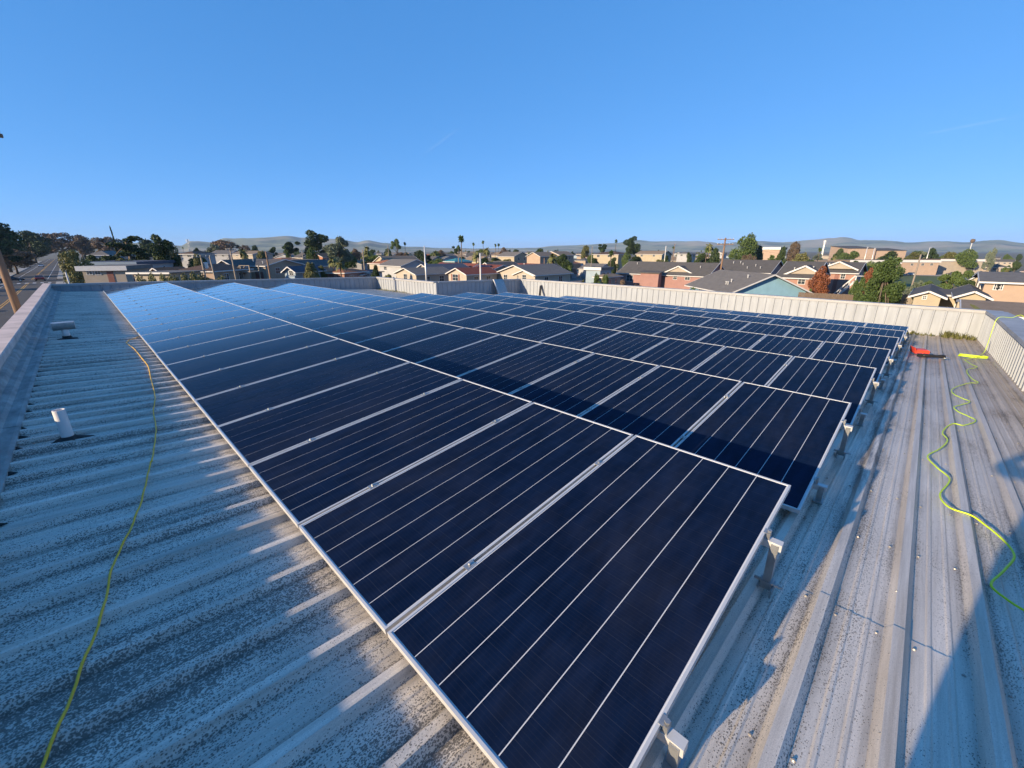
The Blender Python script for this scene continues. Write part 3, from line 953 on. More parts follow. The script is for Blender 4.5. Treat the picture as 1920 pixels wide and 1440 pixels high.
# playing field behind the apartments
def quad_ground(name, pts, z, mat, kind='structure'):
    mb = MB(); mb.add([(x, y, ground(x, y) + z) for x, y in pts], [tuple(range(len(pts)))])
    return tag(mb.build(name, mat), kind=kind)
quad_ground('playing_field', [spot(1690, 165), spot(1930, 165), spot(1930, 270), spot(1690, 270)], 0.05, plain('mown_grass', (0.075, 0.105, 0.030), 0.9, 0, 0.3, 0.2))
quad_ground('school_yard', [spot(1600, 275), spot(1930, 275), spot(1930, 330), spot(1600, 330)], 0.05, M['pave'])

HP = [(-400, 455), (0, 458), (140, 452), (175, 447), (230, 455), (300, 455), (340, 460), (362, 451), (400, 453), (425, 447), (480, 446), (540, 442), (575, 445), (600, 447), (640, 448), (672, 453), (690, 450), (725, 455), (765, 461), (830, 464), (900, 465), (1000, 464), (1040, 460), (1100, 458), (1150, 455), (1200, 450), (1240, 452), (1300, 451), (1350, 455), (1400, 452), (1480, 453), (1520, 449), (1572, 444), (1610, 450), (1650, 450), (1700, 453), (1760, 452), (1800, 453), (1860, 449), (1920, 455), (2400, 452)]
def hill_elev(px):
    for (a, ya), (b, yb) in zip(HP, HP[1:]):
        if a <= px <= b:
            t = (px - a) / (b - a); t = t * t * (3 - 2 * t)
            y = ya + (yb - ya) * t
            d = sight(px, y)
            return d.z / math.hypot(d.x, d.y)
    return 0.01
def hills():
    n, mrad = 620, 26
    vs, fs = [], []
    from mathutils import noise as mn
    for i in range(n + 1):
        px = -350 + 2700 * i / n
        d = sight(px, 470); az = math.atan2(d.x, d.y)
        el = max(hill_elev(px), 0.004)
        el *= 1 + 0.07 * mn.fractal(Vector((px / 34.0, 0.3, 7.7)), 1.0, 2.0, 4)
        D0 = 5200 + 1500 * sstep(650, 1150, px)
        for j in range(mrad + 1):
            t = j / mrad
            r = D0 - 2100 + t * 4200
            x, y = r * math.sin(az), r * math.cos(az)
            ridge = math.sin(min(1, t * 2) * math.pi / 2) if t < 0.5 else math.cos((t - 0.5) * math.pi)
            spur = mn.fractal(Vector((x / 700, y / 700, 3.1)), 1.0, 2.0, 5) * 0.62 * math.sin(math.pi * min(1, t * 1.9)) if t < 0.5 else 0
            z = (EYE + el * D0) * max(0.0, ridge ** 1.35 * (1 + spur * (1 - ridge * 0.9))) - 6
            vs.append((x, y, z))
    m1 = mrad + 1
    for i in range(n):
        for j in range(mrad):
            a = i * m1 + j
            fs.append((a, a + m1, a + m1 + 1, a + 1))
    mb = MB(); mb.add(vs, fs)
    m, nt, b = newmat('grassy_hillside')
    t = NT(nt)
    f = t.noise(t.pos(), 0.0035, 6, 0.65)
    c = t.mix(t.ramp(f, 0.45, 0.6), (0.20, 0.20, 0.10), (0.05, 0.065, 0.035))
    c = t.mix(t.ramp(t.noise(t.pos(), 0.0016, 3, 0.5), 0.5, 0.62), c, (0.30, 0.25, 0.16))
    t.link(c, b.inputs['Base Color']); b.inputs['Roughness'].default_value = 0.95
    return tag(mb.build('hills', m, None, True), kind='structure')
hills()
hz = MB(); hz.box(-12800, 12800, -12800, 12800, -8, 260)
hm = bpy.data.materials.new('thin_air'); hm.use_nodes = True
hm.node_tree.nodes.remove(hm.node_tree.nodes['Principled BSDF'])
pv = hm.node_tree.nodes.new('ShaderNodeVolumePrincipled')
pv.inputs['Color'].default_value = (0.46, 0.68, 1.0, 1)
pv.inputs['Density'].default_value = 0.000075
pv.inputs['Anisotropy'].default_value = 0.0
hm.node_tree.links.new(pv.outputs[0], hm.node_tree.nodes['Material Output'].inputs['Volume'])
tag(hz.build('haze', hm), kind='stuff')

# faint contrails, real threads of ice cloud nine kilometres up
cm_, nt, b = newmat('ice_cloud'); t = NT(nt)
b.inputs['Base Color'].default_value = (0.9, 0.9, 0.9, 1); b.inputs['Roughness'].default_value = 1
t.link(t.math('MULTIPLY', t.noise(t.pos((0.002, 0.002, 0.002)), 1.0, 3), 0.02), b.inputs['Alpha'])
for (pa, pb, lab) in (((792, 291), (862, 239), 'short faint white contrail slanting high in the middle of the sky'), ((1722, 254), (1912, 217), 'long barely visible contrail high at the right of the sky')):
    A, B = sight(*pa), sight(*pb)
    A, B = A * (9000 / A.z), B * (9000 / B.z)
    mb = MB(); mb.tube([A, A.lerp(B, 0.3), A.lerp(B, 0.7), B], [30, 90, 110, 40], 8)
    tag(mb.build('contrail', cm_, None, True), lab, 'contrail')

# ================================================================== houses
W = {k: plain(k, tuple(0.8 * q_ for q_ in c), 0.8, 0, 0.12, 0.8) for k, c in dict(
    cream=(0.46, 0.40, 0.33), tan=(0.40, 0.32, 0.245), white=(0.45, 0.45, 0.46), pink=(0.36, 0.20, 0.175), salmon=(0.40, 0.225, 0.175), blue=(0.26, 0.46, 0.58), paleblue=(0.33, 0.41, 0.48),
    orange=(0.46, 0.21, 0.12), peach=(0.46, 0.335, 0.25), beige=(0.42, 0.36, 0.29), grey=(0.28, 0.28, 0.29), yellow=(0.46, 0.39, 0.28), teal=(0.08, 0.32, 0.36)).items()}
RF = {k: shingle('shingle_' + k, a, b) for k, (a, b) in dict(
    dark=((0.07, 0.066, 0.063), (0.12, 0.112, 0.105)), grey=((0.11, 0.103, 0.098), (0.18, 0.168, 0.155)), brown=((0.07, 0.045, 0.035), (0.12, 0.08, 0.06)),
    red=((0.14, 0.04, 0.028), (0.23, 0.075, 0.05)), terracotta=((0.22, 0.09, 0.045), (0.34, 0.15, 0.08)), tan=((0.17, 0.13, 0.09), (0.26, 0.20, 0.15)), teal=((0.03, 0.16, 0.19), (0.06, 0.26, 0.30)), slate=((0.05, 0.06, 0.085), (0.09, 0.10, 0.13))).items()}

def slab(mb, quad, th=0.14):
    q = [Vector(p) for p in quad]
    n = (q[1] - q[0]).cross(q[2] - q[0]).normalized()
    if n.z < 0: n = -n; q.reverse()
    k = len(q)
    vs = [p for p in q] + [p - n * th for p in q]
    mb.add(vs, [tuple(range(k)), tuple(range(2 * k - 1, k - 1, -1))] + [(i, k + i, k + (i + 1) % k, (i + 1) % k) for i in range(k)])

def window_at(o, M4, w, h, mat=None, shutters=False):
    """frame with sill and a pane as its sub-part; M4 puts the window's outside at -y"""
    t = 0.07
    mb = MB()
    for (a, b, c, d) in ((-w / 2 - t, w / 2 + t, h / 2, h / 2 + t), (-w / 2 - t, w / 2 + t, -h / 2 - t, -h / 2), (-w / 2 - t, -w / 2, -h / 2, h / 2), (w / 2, w / 2 + t, -h / 2, h / 2), (-0.02, 0.02, -h / 2, h / 2)):
        mb.box(a, b, -0.05, 0.02, c, d, 0, M4)
    mb.box(-w / 2, w / 2, -0.045, 0.02, -0.02, 0.02, 0, M4)
    f = mb.build('window', mat or M['white'], o)
    mb = MB(); mb.box(-w / 2, w / 2, -0.02, 0.015, -h / 2, h / 2, 0, M4); mb.build('pane', M['glass'], f)
    if shutters:
        for s in (-1, 1):
            mb = MB(); mb.box(s * (w / 2 + t) if s > 0 else -w / 2 - t - 0.42, (w / 2 + t + 0.42) if s > 0 else -(w / 2 + t), -0.06, 0.01, -h / 2 - 0.05, h / 2 + 0.05, 0, M4); mb.build('shutter', M['shutter'], o)

def face_point(px, P0, u):
    d = sight(px, 470)
    # P0 + u*s = d*t
    det = u[0] * (-d.y) - u[1] * (-d.x)
    s = ((-P0[0]) * (-d.y) - (-P0[1]) * (-d.x)) / det
    return s

def house_at(name, label, cat, cx, cy, rz, Wd, zb, ze, zr, depth, kind, wall, roof, over=0.45, group=None, trim='white', side_wins=True, vents=0):
    """front centre at (cx,cy), front facing local -y. kinds: gf gable front, sg side gable, hip, flat, shed"""
    o = thing(name, (cx, cy, zb), label, cat, group, rz)
    h, hr, w2 = ze - zb, zr - zb, Wd / 2
    mb = MB(); rm = MB(); tm = MB()
    if kind == 'gf':
        mb.prism([(-w2, -0.6), (w2, -0.6), (w2, h), (0, hr - 0.12), (-w2, h)], 'y', 0, depth)
        k = (hr - h) / w2
        for s in (-1, 1):
            slab(rm, [(0, -over, hr), (s * (w2 + over), -over, h - k * over), (s * (w2 + over), depth + over, h - k * over), (0, depth + over, hr)])
            for y in (-over - 0.03, depth + over + 0.03):
                tm.bar((0, y, hr - 0.09), (s * (w2 + over), y, h - k * over - 0.09), 0.05, 0.17)
            tm.bar((s * (w2 + over + 0.02), -over, h - k * over - 0.10), (s * (w2 + over + 0.02), depth + over, h - k * over - 0.10), 0.04, 0.16)
    elif kind == 'sg':
        mb.prism([(0, -0.6), (depth, -0.6), (depth, h), (depth / 2, hr - 0.12), (0, h)], 'x', -w2, w2)
        k = (hr - h) / (depth / 2)
        for s in (-1, 1):
            ye = -over if s < 0 else depth + over
            slab(rm, [(-w2 - over, depth / 2, hr), (w2 + over, depth / 2, hr), (w2 + over, ye, h - k * over), (-w2 - over, ye, h - k * over)])
            for x in (-w2 - over - 0.03, w2 + over + 0.03):
                tm.bar((x, depth / 2, hr - 0.09), (x, ye, h - k * over - 0.09), 0.05, 0.17)
            tm.bar((-w2 - over, ye + 0.02 * s, h - k * over - 0.1), (w2 + over, ye + 0.02 * s, h - k * over - 0.1), 0.04, 0.16)
    elif kind == 'hip':
        mb.box(-w2, w2, 0, depth, -0.6, h)
        a, b = -w2 - over, w2 + over; c, d = -over, depth + over
        r = min(Wd, depth) / 2
        if Wd >= depth: p, q = Vector((-w2 + r, depth / 2, hr)), Vector((w2 - r, depth / 2, hr))
        else: p, q = Vector((0, r, hr)), Vector((0, depth - r, hr))
        A, B, C_, D_ = (a, c, h), (b, c, h), (b, d, h), (a, d, h)
        if Wd >= depth:
            for f in ([A, B, q, p], [C_, D_, p, q], [B, C_, q], [D_, A, p]): slab(rm, f)
        else:
            for f in ([A, B, p], [C_, D_, q], [B, C_, q, p], [D_, A, p, q]): slab(rm, f)
        for e in ((A, B), (B, C_), (C_, D_), (D_, A)): tm.bar(Vector(e[0]) - Vector((0, 0, 0.12)), Vector(e[1]) - Vector((0, 0, 0.12)), 0.05, 0.18)
    elif kind == 'shed':
        mb.prism([(0, -0.6), (depth, -0.6), (depth, hr), (0, h)], 'x', -w2, w2)
        slab(rm, [(-w2 - over, -over, h + 0.15), (w2 + over, -over, h + 0.15), (w2 + over, depth + over, hr + 0.15), (-w2 - over, depth + over, hr + 0.15)], 0.2)
    else:
        mb.box(-w2, w2, 0, depth, -0.6, h)
        rm.box(-w2 - over, w2 + over, -over, depth + over, h + 0.002, hr)
        tm.box(-w2 - over - 0.03, w2 + over + 0.03, -over - 0.03, -over, h - 0.05, hr + 0.02)
    mb.build('wall', W[wall], o)
    r_ = rm.build('roof', RF[roof], o)
    if tm.v: tm.build('fascia', M['white'] if trim == 'white' else W[trim], o)
    for i in range(vents):
        m2 = MB(); x = rng.uniform(-w2 * 0.8, w2 * 0.8); y = rng.uniform(depth * 0.12, depth * 0.4)
        z = h + (hr - h) * (y / (depth / 2)) if kind != 'gf' else h + (hr - h) * (1 - abs(x) / w2)
        m2.lathe([(0.07, -0.2), (0.07, 0.35), (0.13, 0.36), (0.13, 0.46)], 8, 0, Matrix.Translation((x, y, z))); m2.build('roof_vent', M['alu'], r_)
    if side_wins:
        for s in (-1, 1):
            for y in (depth * 0.3, depth * 0.7):
                window_at(o, Matrix.Translation((s * w2, y, h - 1.2)) @ Matrix.Rotation(s * R(90), 4, 'Z'), 1.1, 1.1)
    return o

def house(label, pxl, pxr, D, rz, eave, ridge, depth, kind, wall, roof, wins=(), cat='house', group=None, over=0.45, name='house', shutters=False, vents=0, side_wins=True, doors=(), zb=None, trim='white', into=None):
    rz = R(rz)
    pc = (pxl + pxr) / 2
    P0 = spot(pc, D); u = (math.cos(rz), math.sin(rz))
    s0, s1 = face_point(pxl, P0, u), face_point(pxr, P0, u)
    if s0 > s1: s0, s1 = s1, s0
    sc = (s0 + s1) / 2
    cx, cy = P0[0] + u[0] * sc, P0[1] + u[1] * sc
    Wd = s1 - s0
    Dc = math.hypot(cx, cy)
    ze = height(pc, eave, Dc)
    Dr = Dc if kind == 'gf' else Dc + depth * 0.5 * abs(math.cos(rz + math.pi / 2 - math.atan2(cy, cx)))
    zr = height(pc, ridge, Dr) if kind != 'flat' else height(pc, ridge, Dc)
    z0 = ground(cx, cy) if zb is None else zb
    o = house_at(name, label, cat, cx, cy, rz, Wd, z0, ze, zr, depth, kind, wall, roof, over, group, trim, side_wins, vents)
    for (a, b, c, d) in wins:
        sa, sb = face_point(a, (cx, cy), u), face_point(b, (cx, cy), u)
        xm, ww = (sa + sb) / 2, abs(sb - sa)
        Dm = math.hypot(cx + u[0] * xm, cy + u[1] * xm)
        zt, zb_ = height((a + b) / 2, c, Dm), height((a + b) / 2, d, Dm)
        window_at(o, Matrix.Translation((xm, 0, (zt + zb_) / 2 - z0)), ww, zt - zb_, None, shutters)
    for (a, b, c) in doors:
        sa, sb = face_point(a, (cx, cy), u), face_point(b, (cx, cy), u)
        Dm = math.hypot(cx, cy); zt = height((a + b) / 2, c, Dm) - z0
        mb = MB(); mb.box(min(sa, sb), max(sa, sb), -0.05, 0.01, -0.2, zt); mb.build('door', M['shutter'], o)
    if into is not None:                 # a wing or porch: its pieces belong to the house it is built onto
        Mo = Matrix.Translation(o.location) @ Matrix.Rotation(o.rotation_euler.z, 4, 'Z')
        Mi = Matrix.Translation(into.location) @ Matrix.Rotation(into.rotation_euler.z, 4, 'Z')
        for ch in list(o.children):
            ml = ch.matrix_basis.copy()
            ch.parent = into
            ch.matrix_basis = Mi.inverted() @ Mo @ ml
        bpy.data.objects.remove(o)
        return into
    return o

def dormer(o, x, y, z, w, hgt, run, wall):
    mb = MB(); mb.prism([(x - w / 2, z), (x + w / 2, z), (x, z + hgt)], 'y', y, y + run); mb.build('dormer', W[wall], o)
    mb = MB(); k = hgt / (w / 2)
    for s in (-1, 1):
        slab(mb, [(x, y - 0.3, z + hgt + 0.1), (x + s * (w / 2 + 0.4), y - 0.3, z - 0.4 * k + 0.1), (x + s * (w / 2 + 0.4), y + run, z - 0.4 * k + 0.1), (x, y + run, z + hgt + 0.1)])
    r_ = mb.build('dormer_roof', RF['dark'], o)
    mb = MB()
    for s in (-1, 1): mb.bar((x, y - 0.33, z + hgt), (x + s * (w / 2 + 0.4), y - 0.33, z - 0.4 * k), 0.05, 0.25)
    mb.build('dormer_trim', M['white'], o)

X_ = -90   # facing the sun side
# --- cream gable houses behind the short parapet
h1 = house('low cream gable house with one window, left of the grey steel pole', 739, 777, 92, X_, 512, 502, 9, 'gf', 'cream', 'grey', [(753.5, 759.5, 514, 525)])
house('larger cream gable house half hidden behind the low cream one', 768, 816, 99, X_, 511, 495, 11, 'gf', 'cream', 'slate')
house('cream gable house with brown shutters and a red roof wing behind', 839, 873, 84, X_, 512, 502, 8, 'gf', 'cream', 'red', [(847, 857, 514.5, 526)], shutters=True)
hB = house('cream house with red tiled roof carrying two dark solar panels', 874, 911, 91, X_, 508.5, 496, 9, 'sg', 'cream', 'red', [(885, 893, 514, 526)], shutters=True)
for k in (0, 1):
    mb = MB(); mb.box(-0.9 + 2.0 * k - 1.2, 0.9 + 2.0 * k - 1.2, 0.9, 3.3, 0.1, 0.16, 0, Matrix.Translation((0, 0, 0)))
    o = mb.build('roof_solar_panel', M['cell'], hB); zt_ = 0
    hh_ = hB.children[0].data
    ze_ = max(v.co.z for v in hh_.vertices); zw_ = sorted({round(v.co.z, 2) for v in hh_.vertices})[1]
    sl = math.atan2(ze_ - zw_, 4.5)
    o.matrix_local = Matrix.Translation((0, 0, zw_ + 0.22)) @ Matrix.Rotation(sl, 4, 'X')
house('long red tiled roof house behind the cream gables', 800, 868, 110, X_, 507, 493, 9, 'sg', 'cream', 'red', vents=2)
house('tan gable house between the white steel pole and the widest cream gable', 890, 934, 100, X_, 509, 492, 9, 'gf', 'tan', 'dark')
hC = house('widest cream gable house with two windows beside the parapet corner', 930, 1004, 84, X_, 512.5, 496.5, 11, 'gf', 'cream', 'grey', [(944.5, 951, 515, 527), (980, 987, 515.5, 525)])
house('small projecting gable on the front of the widest cream house', 966, 1001, 82.5, X_, 514, 506, 1.2, 'gf', 'cream', 'grey', [(980, 986.5, 516, 526)], side_wins=False, into=hC)
house('red roofed house behind the widest cream gable', 948, 1012, 108, X_, 505, 494, 8, 'sg', 'cream', 'red', vents=1)
house('pale blue cottage wall right of the red roof', 1007, 1022, 112, X_, 500, 495, 6, 'gf', 'paleblue', 'dark')
house('white house with grey roof by the dark shrub', 709, 750, 122, X_, 497, 486, 9, 'sg', 'white', 'grey', [(717, 722, 500, 506)])
house('small house with terracotta roof beside the white house', 690, 716, 135, X_, 494, 487, 8, 'hip', 'cream', 'terracotta')
# --- left of centre
oA = house('tan two storey apartment house with outside stairs', 397, 432, 98, -45, 498, 487, 15, 'gf', 'peach', 'dark', [(402, 406, 499, 504), (409, 413, 499, 504)])
house('long tan apartment wing over open garages', 434, 492, 101, -60, 497, 486, 10, 'sg', 'tan', 'dark', [(440, 445, 499, 505), (452, 457, 499, 504), (474, 478, 498, 503), (484, 488, 498, 503)], doors=[(447, 460, 511), (471, 486, 509)], vents=2)
house('second tan apartment house with dark roof behind the wooden pole', 489, 526, 104, -60, 500, 489, 16, 'gf', 'peach', 'dark', [(497, 503, 501, 507), (512, 516, 502, 507)])
house('dark roofed house behind the second tan apartment', 524, 566, 118, -60, 497, 486, 9, 'sg', 'tan', 'dark')
house('tiny blue grey cottage with white gable trim', 527, 547, 92, -60, 507.5, 499.5, 8, 'gf', 'paleblue', 'slate', [(536, 543, 508, 516)])
house('bright orange gable house among the dark trees', 577, 603, 190, -60, 481, 474.5, 10, 'gf', 'orange', 'terracotta', [(588, 591, 480, 483)])
house('low house with terracotta hip roof behind the hedge', 322, 392, 88, -45, 508, 495, 10, 'hip', 'peach', 'brown', [(340, 347, 509, 514), (362, 369, 509, 514)])
house('small tan gable roof beside the long white wall', 272, 291, 96, -45, 509, 502, 6, 'gf', 'peach', 'terracotta')
house('white two storey house with brown roof by the conifer', 336, 362, 160, -45, 476, 471, 9, 'hip', 'white', 'brown', [(349, 356, 478, 482)])
house('red roofed carport house under the palm', 606, 640, 96, -60, 511, 504, 8, 'hip', 'salmon', 'terracotta', doors=[(612, 620, 514), (626, 635, 514)])
house('small white and blue cottage left of the cream houses', 647, 669, 100, -60, 513, 507.5, 7, 'gf', 'paleblue', 'slate', [(655, 660, 514, 519)])
house('white flat roofed shed beside the blue cottage', 671, 689, 101, -60, 512, 510.5, 5, 'flat', 'white', 'grey', [(674, 679, 514, 517), (682, 687, 514, 517)])
house('white house on the rise behind the tan apartments', 392, 426, 210, -45, 476, 469, 10, 'sg', 'white', 'grey', [(400, 404, 478, 481), (414, 418, 478, 481)])
house('cream house with tan roof behind the wooden poles', 433, 472, 200, -60, 476, 470, 10, 'sg', 'cream', 'tan', [(440, 444, 477, 480), (455, 460, 477, 480)])
house('terracotta roofed house behind the dark apartment roofs', 494, 526, 150, -60, 488, 483, 9, 'hip', 'tan', 'terracotta')
# --- by the road
house('white petrol station canopy building with blue band', 128, 246, 118, -25, 498, 491.5, 20, 'flat', 'white', 'slate', [(130, 138, 500, 506), (144, 152, 500, 506), (158, 170, 500, 506)], cat='shop', name='shop', trim='paleblue')
house('long low white shop block beside the road', 142, 223, 84, -25, 507, 499, 8, 'flat', 'beige', 'grey', [(150, 160, 509, 515), (166, 176, 509, 515)], cat='shop', name='shop', doors=[(188, 200, 509)])
house('white walled flat building in front of the big cypress', 165, 200, 170, -25, 478, 470, 14, 'hip', 'paleblue', 'grey')
house('long pale wall of a flat shed behind the hedge', 239, 305, 62, -45, 513, 511, 5, 'flat', 'beige', 'grey', cat='shed', name='shed', side_wins=False)
# --- pink apartments on the right
pA = house('pink two storey apartment block with dark roof and gable dormer', 1163, 1332, 112, X_, 513.5, 491, 12, 'sg', 'pink', 'dark', [(1179, 1191, 516, 527), (1216, 1226, 516, 527.5), (1268.5, 1275, 516.5, 524), (1291, 1300, 517, 525)], vents=5, cat='apartment block', name='apartment_block')
house('tall narrow pink bay on the apartment block', 1205, 1240, 110.5, X_, 512, 509, 1.5, 'shed', 'pink', 'dark', side_wins=False, into=pA)
house('blue gable house with dark roof close behind the parapet', 1384, 1528, 70, -45, 546, 514, 14, 'gf', 'blue', 'grey', vents=6, over=0.7)
pB = house('pink apartment block with dark roof behind the blue house', 1468, 1534, 86, X_, 519, 490, 13, 'sg', 'salmon', 'dark', [(1508.5, 1521.5, 522, 533)], vents=4, cat='apartment block', name='apartment_block')
pC = house('pink apartment block with white outside stairs', 1541, 1616, 104, X_, 510, 491, 12, 'sg', 'salmon', 'dark', [(1548, 1555, 514, 524), (1588, 1596, 514, 523)], vents=3, cat='apartment block', name='apartment_block', doors=[(1576, 1584, 512)])
house('dark roofed pink block between the utility pole and the blue house', 1345, 1450, 118, X_, 509, 487, 13, 'sg', 'pink', 'dark', vents=6, cat='apartment block', name='apartment_block')
for (o, x, w, hg) in ((pA, None, 6.5, 1.5), (pB, None, 5, 1.3), (pC, None, 5.5, 1.3)):
    vz = sorted({round(v.co.z, 2) for v in o.children[0].data.vertices}); ws = max(v.co.x for v in o.children[0].data.vertices)
    xx = {0: 0.35 * ws, 1: 0.35 * ws, 2: 0.05 * ws}[(pA, pB, pC).index(o)]
    dormer(o, xx, 1.2, vz[1] + 0.75, w, hg, 4.5, 'beige')
# outside stairs
def stairs(label, px, py_top, D, rz, n=11, name='outside_stairs', sm='white'):
    x, y = spot(px, D); zt = height(px, py_top, D); zb = ground(x, y)
    o = thing(name, (x, y, zb), label, 'stairs', None, R(rz))
    H = zt - zb
    for i in range(n):
        mb = MB(); mb.box(i * 0.32, i * 0.32 + 0.34, -0.55, 0.55, H * (i + 1) / n - 0.06, H * (i + 1) / n); mb.build('step', M[sm], o)
    for s in (-0.6, 0.6):
        mb = MB(); mb.bar((0, s, 0.05), (n * 0.32, s, H), 0.08, 0.28); mb.bar((0, s, 1.0), (n * 0.32, s, H + 1.0), 0.07, 0.09); mb.build('stringer', M[sm], o)
        for i in range(0, n + 1, 3):
            mb = MB(); mb.bar((i * 0.32, s, H * i / n), (i * 0.32, s, H * i / n + 1.0), 0.06, 0.06); mb.build('baluster', M[sm], o)
    mb = MB(); mb.box(n * 0.32, n * 0.32 + 2.2, -0.6, 1.6, H - 0.2, H); mb.build('landing', M[sm], o)
    for (a, b) in ((n * 0.32 + 0.1, -0.5), (n * 0.32 + 2.1, -0.5), (n * 0.32 + 2.1, 1.5)):
        mb = MB(); mb.bar((a, b, 0), (a, b, H + 1.0), 0.16, 0.16); mb.build('post', M[sm], o)
    mb = MB(); mb.bar((n * 0.32, -0.55, H + 1.0), (n * 0.32 + 2.2, -0.55, H + 1.0), 0.08, 0.1); mb.build('handrail', M[sm], o)
stairs('white outside stairs climbing to the pink apartment landing', 1568, 527, 96, -80)
stairs('wooden outside stairs on the tan two storey apartment', 419, 508, 95, -60, sm='woodgrey')
# --- far right
hR = house('cream house with two gables and dark roof behind the long parapet', 1740, 1792, 60, X_, 554, 545.5, 12, 'gf', 'yellow', 'dark', [(1757, 1763, 556, 562)])
house('dark roofed middle of the two gabled cream house', 1785, 1832, 64, X_, 553, 543.5, 8, 'sg', 'yellow', 'dark', side_wins=False, into=hR)
house('right hand cream gable beside the tan house', 1828, 1880, 59, X_, 555, 546, 11, 'gf', 'yellow', 'dark', into=hR)
house('tan house with grey roof cut by the right edge of the picture', 1868, 1990, 66, X_, 529, 511, 12, 'sg', 'peach', 'grey', [(1888, 1895, 534, 544), (1897, 1904, 534, 544)])
house('pale gable house with dark roof below the umbrella tree', 1840, 1880, 112, X_, 522, 511, 9, 'gf', 'yellow', 'dark')
house('low brown roof just outside the far right corner', 1862, 1990, 38, X_, 592, 568, 9, 'sg', 'tan', 'tan', side_wins=False)
house('long beige school building with a flat roof', 1600, 1694, 245, -60, 494, 488, 14, 'flat', 'beige', 'tan', [(1615, 1625, 496, 500), (1640, 1650, 496, 500), (1668, 1676, 496, 500)], cat='school', name='school_building')
house('second beige school building behind the playing field', 1697, 1768, 280, -60, 492, 487.5, 14, 'flat', 'peach', 'tan', [(1715, 1720, 494, 498), (1735, 1740, 494, 498), (1752, 1757, 494, 498)], cat='school', name='school_building')
house('far beige school block left of the tall tree', 1770, 1850, 300, -60, 490, 486, 14, 'flat', 'beige', 'brown', cat='school', name='school_building')
hS = house('tan hall with a dark slanting roof on the skyline', 1590, 1642, 420, -60, 466, 461, 30, 'shed', 'peach', 'dark', cat='hall', name='sports_hall', side_wins=False)
house('lower wing of the slant roofed hall', 1642, 1700, 430, -60, 470, 465.5, 24, 'shed', 'peach', 'dark', side_wins=False, into=hS)
house('tan block on the skyline right of the big round tree', 1430, 1462, 330, X_, 468, 463.5, 16, 'flat', 'peach', 'tan', cat='building', name='distant_building')
house('hip roofed cream house up the street', 1113, 1160, 210, X_, 477, 470.5, 12, 'hip', 'yellow', 'brown', [(1120, 1125, 478, 482), (1140, 1146, 478, 482)])
house('row house with cream gables behind the pink roofs', 1194, 1242, 220, X_, 476, 470, 10, 'sg', 'yellow', 'tan', [(1202, 1206, 477, 481), (1225, 1229, 477, 481)])
house('white house behind the pale lamp post', 1270, 1292, 240, X_, 476, 472, 9, 'hip', 'white', 'grey', [(1277, 1281, 477, 480)])
house('pale blue shed with clutter beside the street', 1101, 1128, 108, X_, 506, 501, 5, 'flat', 'paleblue', 'grey', cat='shed', name='shed')
house('salmon wall house at the end of the pink block', 1118, 1138, 103, X_, 519, 513, 7, 'hip', 'peach', 'tan')
house('cream gable house on the rise with double roof', 1020, 1050, 190, X_, 478, 471, 10, 'gf', 'peach', 'tan', [(1032, 1036, 478, 482)])
house('pale peach house with grey roof in the middle distance', 933, 964, 200, X_, 480, 472, 10, 'sg', 'yellow', 'grey')
house('tan gable house right of the grey roofed one', 988, 1013, 180, X_, 480, 472.5, 10, 'gf', 'peach', 'tan')
house('teal roofed shed among the palms', 831, 852, 160, X_, 490, 484, 8, 'hip', 'teal', 'teal', cat='shed', name='shed')

# ================================================================== trees
nprng = np.random.default_rng(5)
def crown_mesh(name, clumps, n, size, mat, flat=1.0, droop=0.0):
    """leaf-sized faces spread through clumps (centre, radii); unit tree height"""
    cs = np.array([c for c, r in clumps]); rs = np.array([r for c, r in clumps])
    wgt = (rs[:, 0] * rs[:, 1] * rs[:, 2]) ** 0.67; wgt /= wgt.sum()
    idx = nprng.choice(len(clumps), n, p=wgt)
    d = nprng.normal(size=(n, 3)); d /= np.linalg.norm(d, axis=1)[:, None]
    rad = 0.55 + 0.5 * nprng.random(n) ** 0.7
    rad = np.where(nprng.random(n) < 0.12, rad * nprng.uniform(1.0, 1.22, n), rad)
    p = cs[idx] + d * rs[idx] * rad[:, None]
    a = nprng.normal(size=(n, 3)); a[:, 2] *= flat; a /= np.linalg.norm(a, axis=1)[:, None]
    b = np.cross(a, nprng.normal(size=(n, 3))); b /= np.linalg.norm(b, axis=1)[:, None]
    s = size * nprng.uniform(0.6, 1.4, n)[:, None]
    v = np.stack([p - a * s, p + b * s * 0.55, p + a * s - np.array([0, 0, droop]) * s, p - b * s * 0.55], axis=1).reshape(-1, 3)
    me = bpy.data.meshes.new(name)
    me.vertices.add(4 * n); me.vertices.foreach_set('co', v.astype(np.float32).ravel())
    me.loops.add(4 * n); me.loops.foreach_set('vertex_index', np.arange(4 * n, dtype=np.int32))
    me.polygons.add(n); me.polygons.foreach_set('loop_start', np.arange(0, 4 * n, 4, dtype=np.int32)); me.polygons.foreach_set('loop_total', np.full(n, 4, dtype=np.int32))
    me.materials.append(mat); me.update(calc_edges=True); me.validate()
    return me

def limbs_mesh(name, clumps, base_r, top, mat, lean=0.0):
    mb = MB()
    tp = [(0, 0, -0.03), (0.01 + lean * 0.3, 0, top * 0.35), (0.0 + lean * 0.7, 0.012, top * 0.7), (lean, 0, top)]
    mb.tube(tp, [base_r * 1.3, base_r, base_r * 0.75, base_r * 0.4], 7)
    for c, r in clumps[:9]:
        st = rng.uniform(0.45, 0.95)
        a = Vector((lean * st, 0.005, top * st)); b = Vector(c)
        mb.tube([a, a.lerp(b, 0.5) + Vector((0, 0, 0.02)), b], [base_r * 0.5, base_r * 0.32, base_r * 0.12], 5)
    return mb.mesh(name, mat, True)

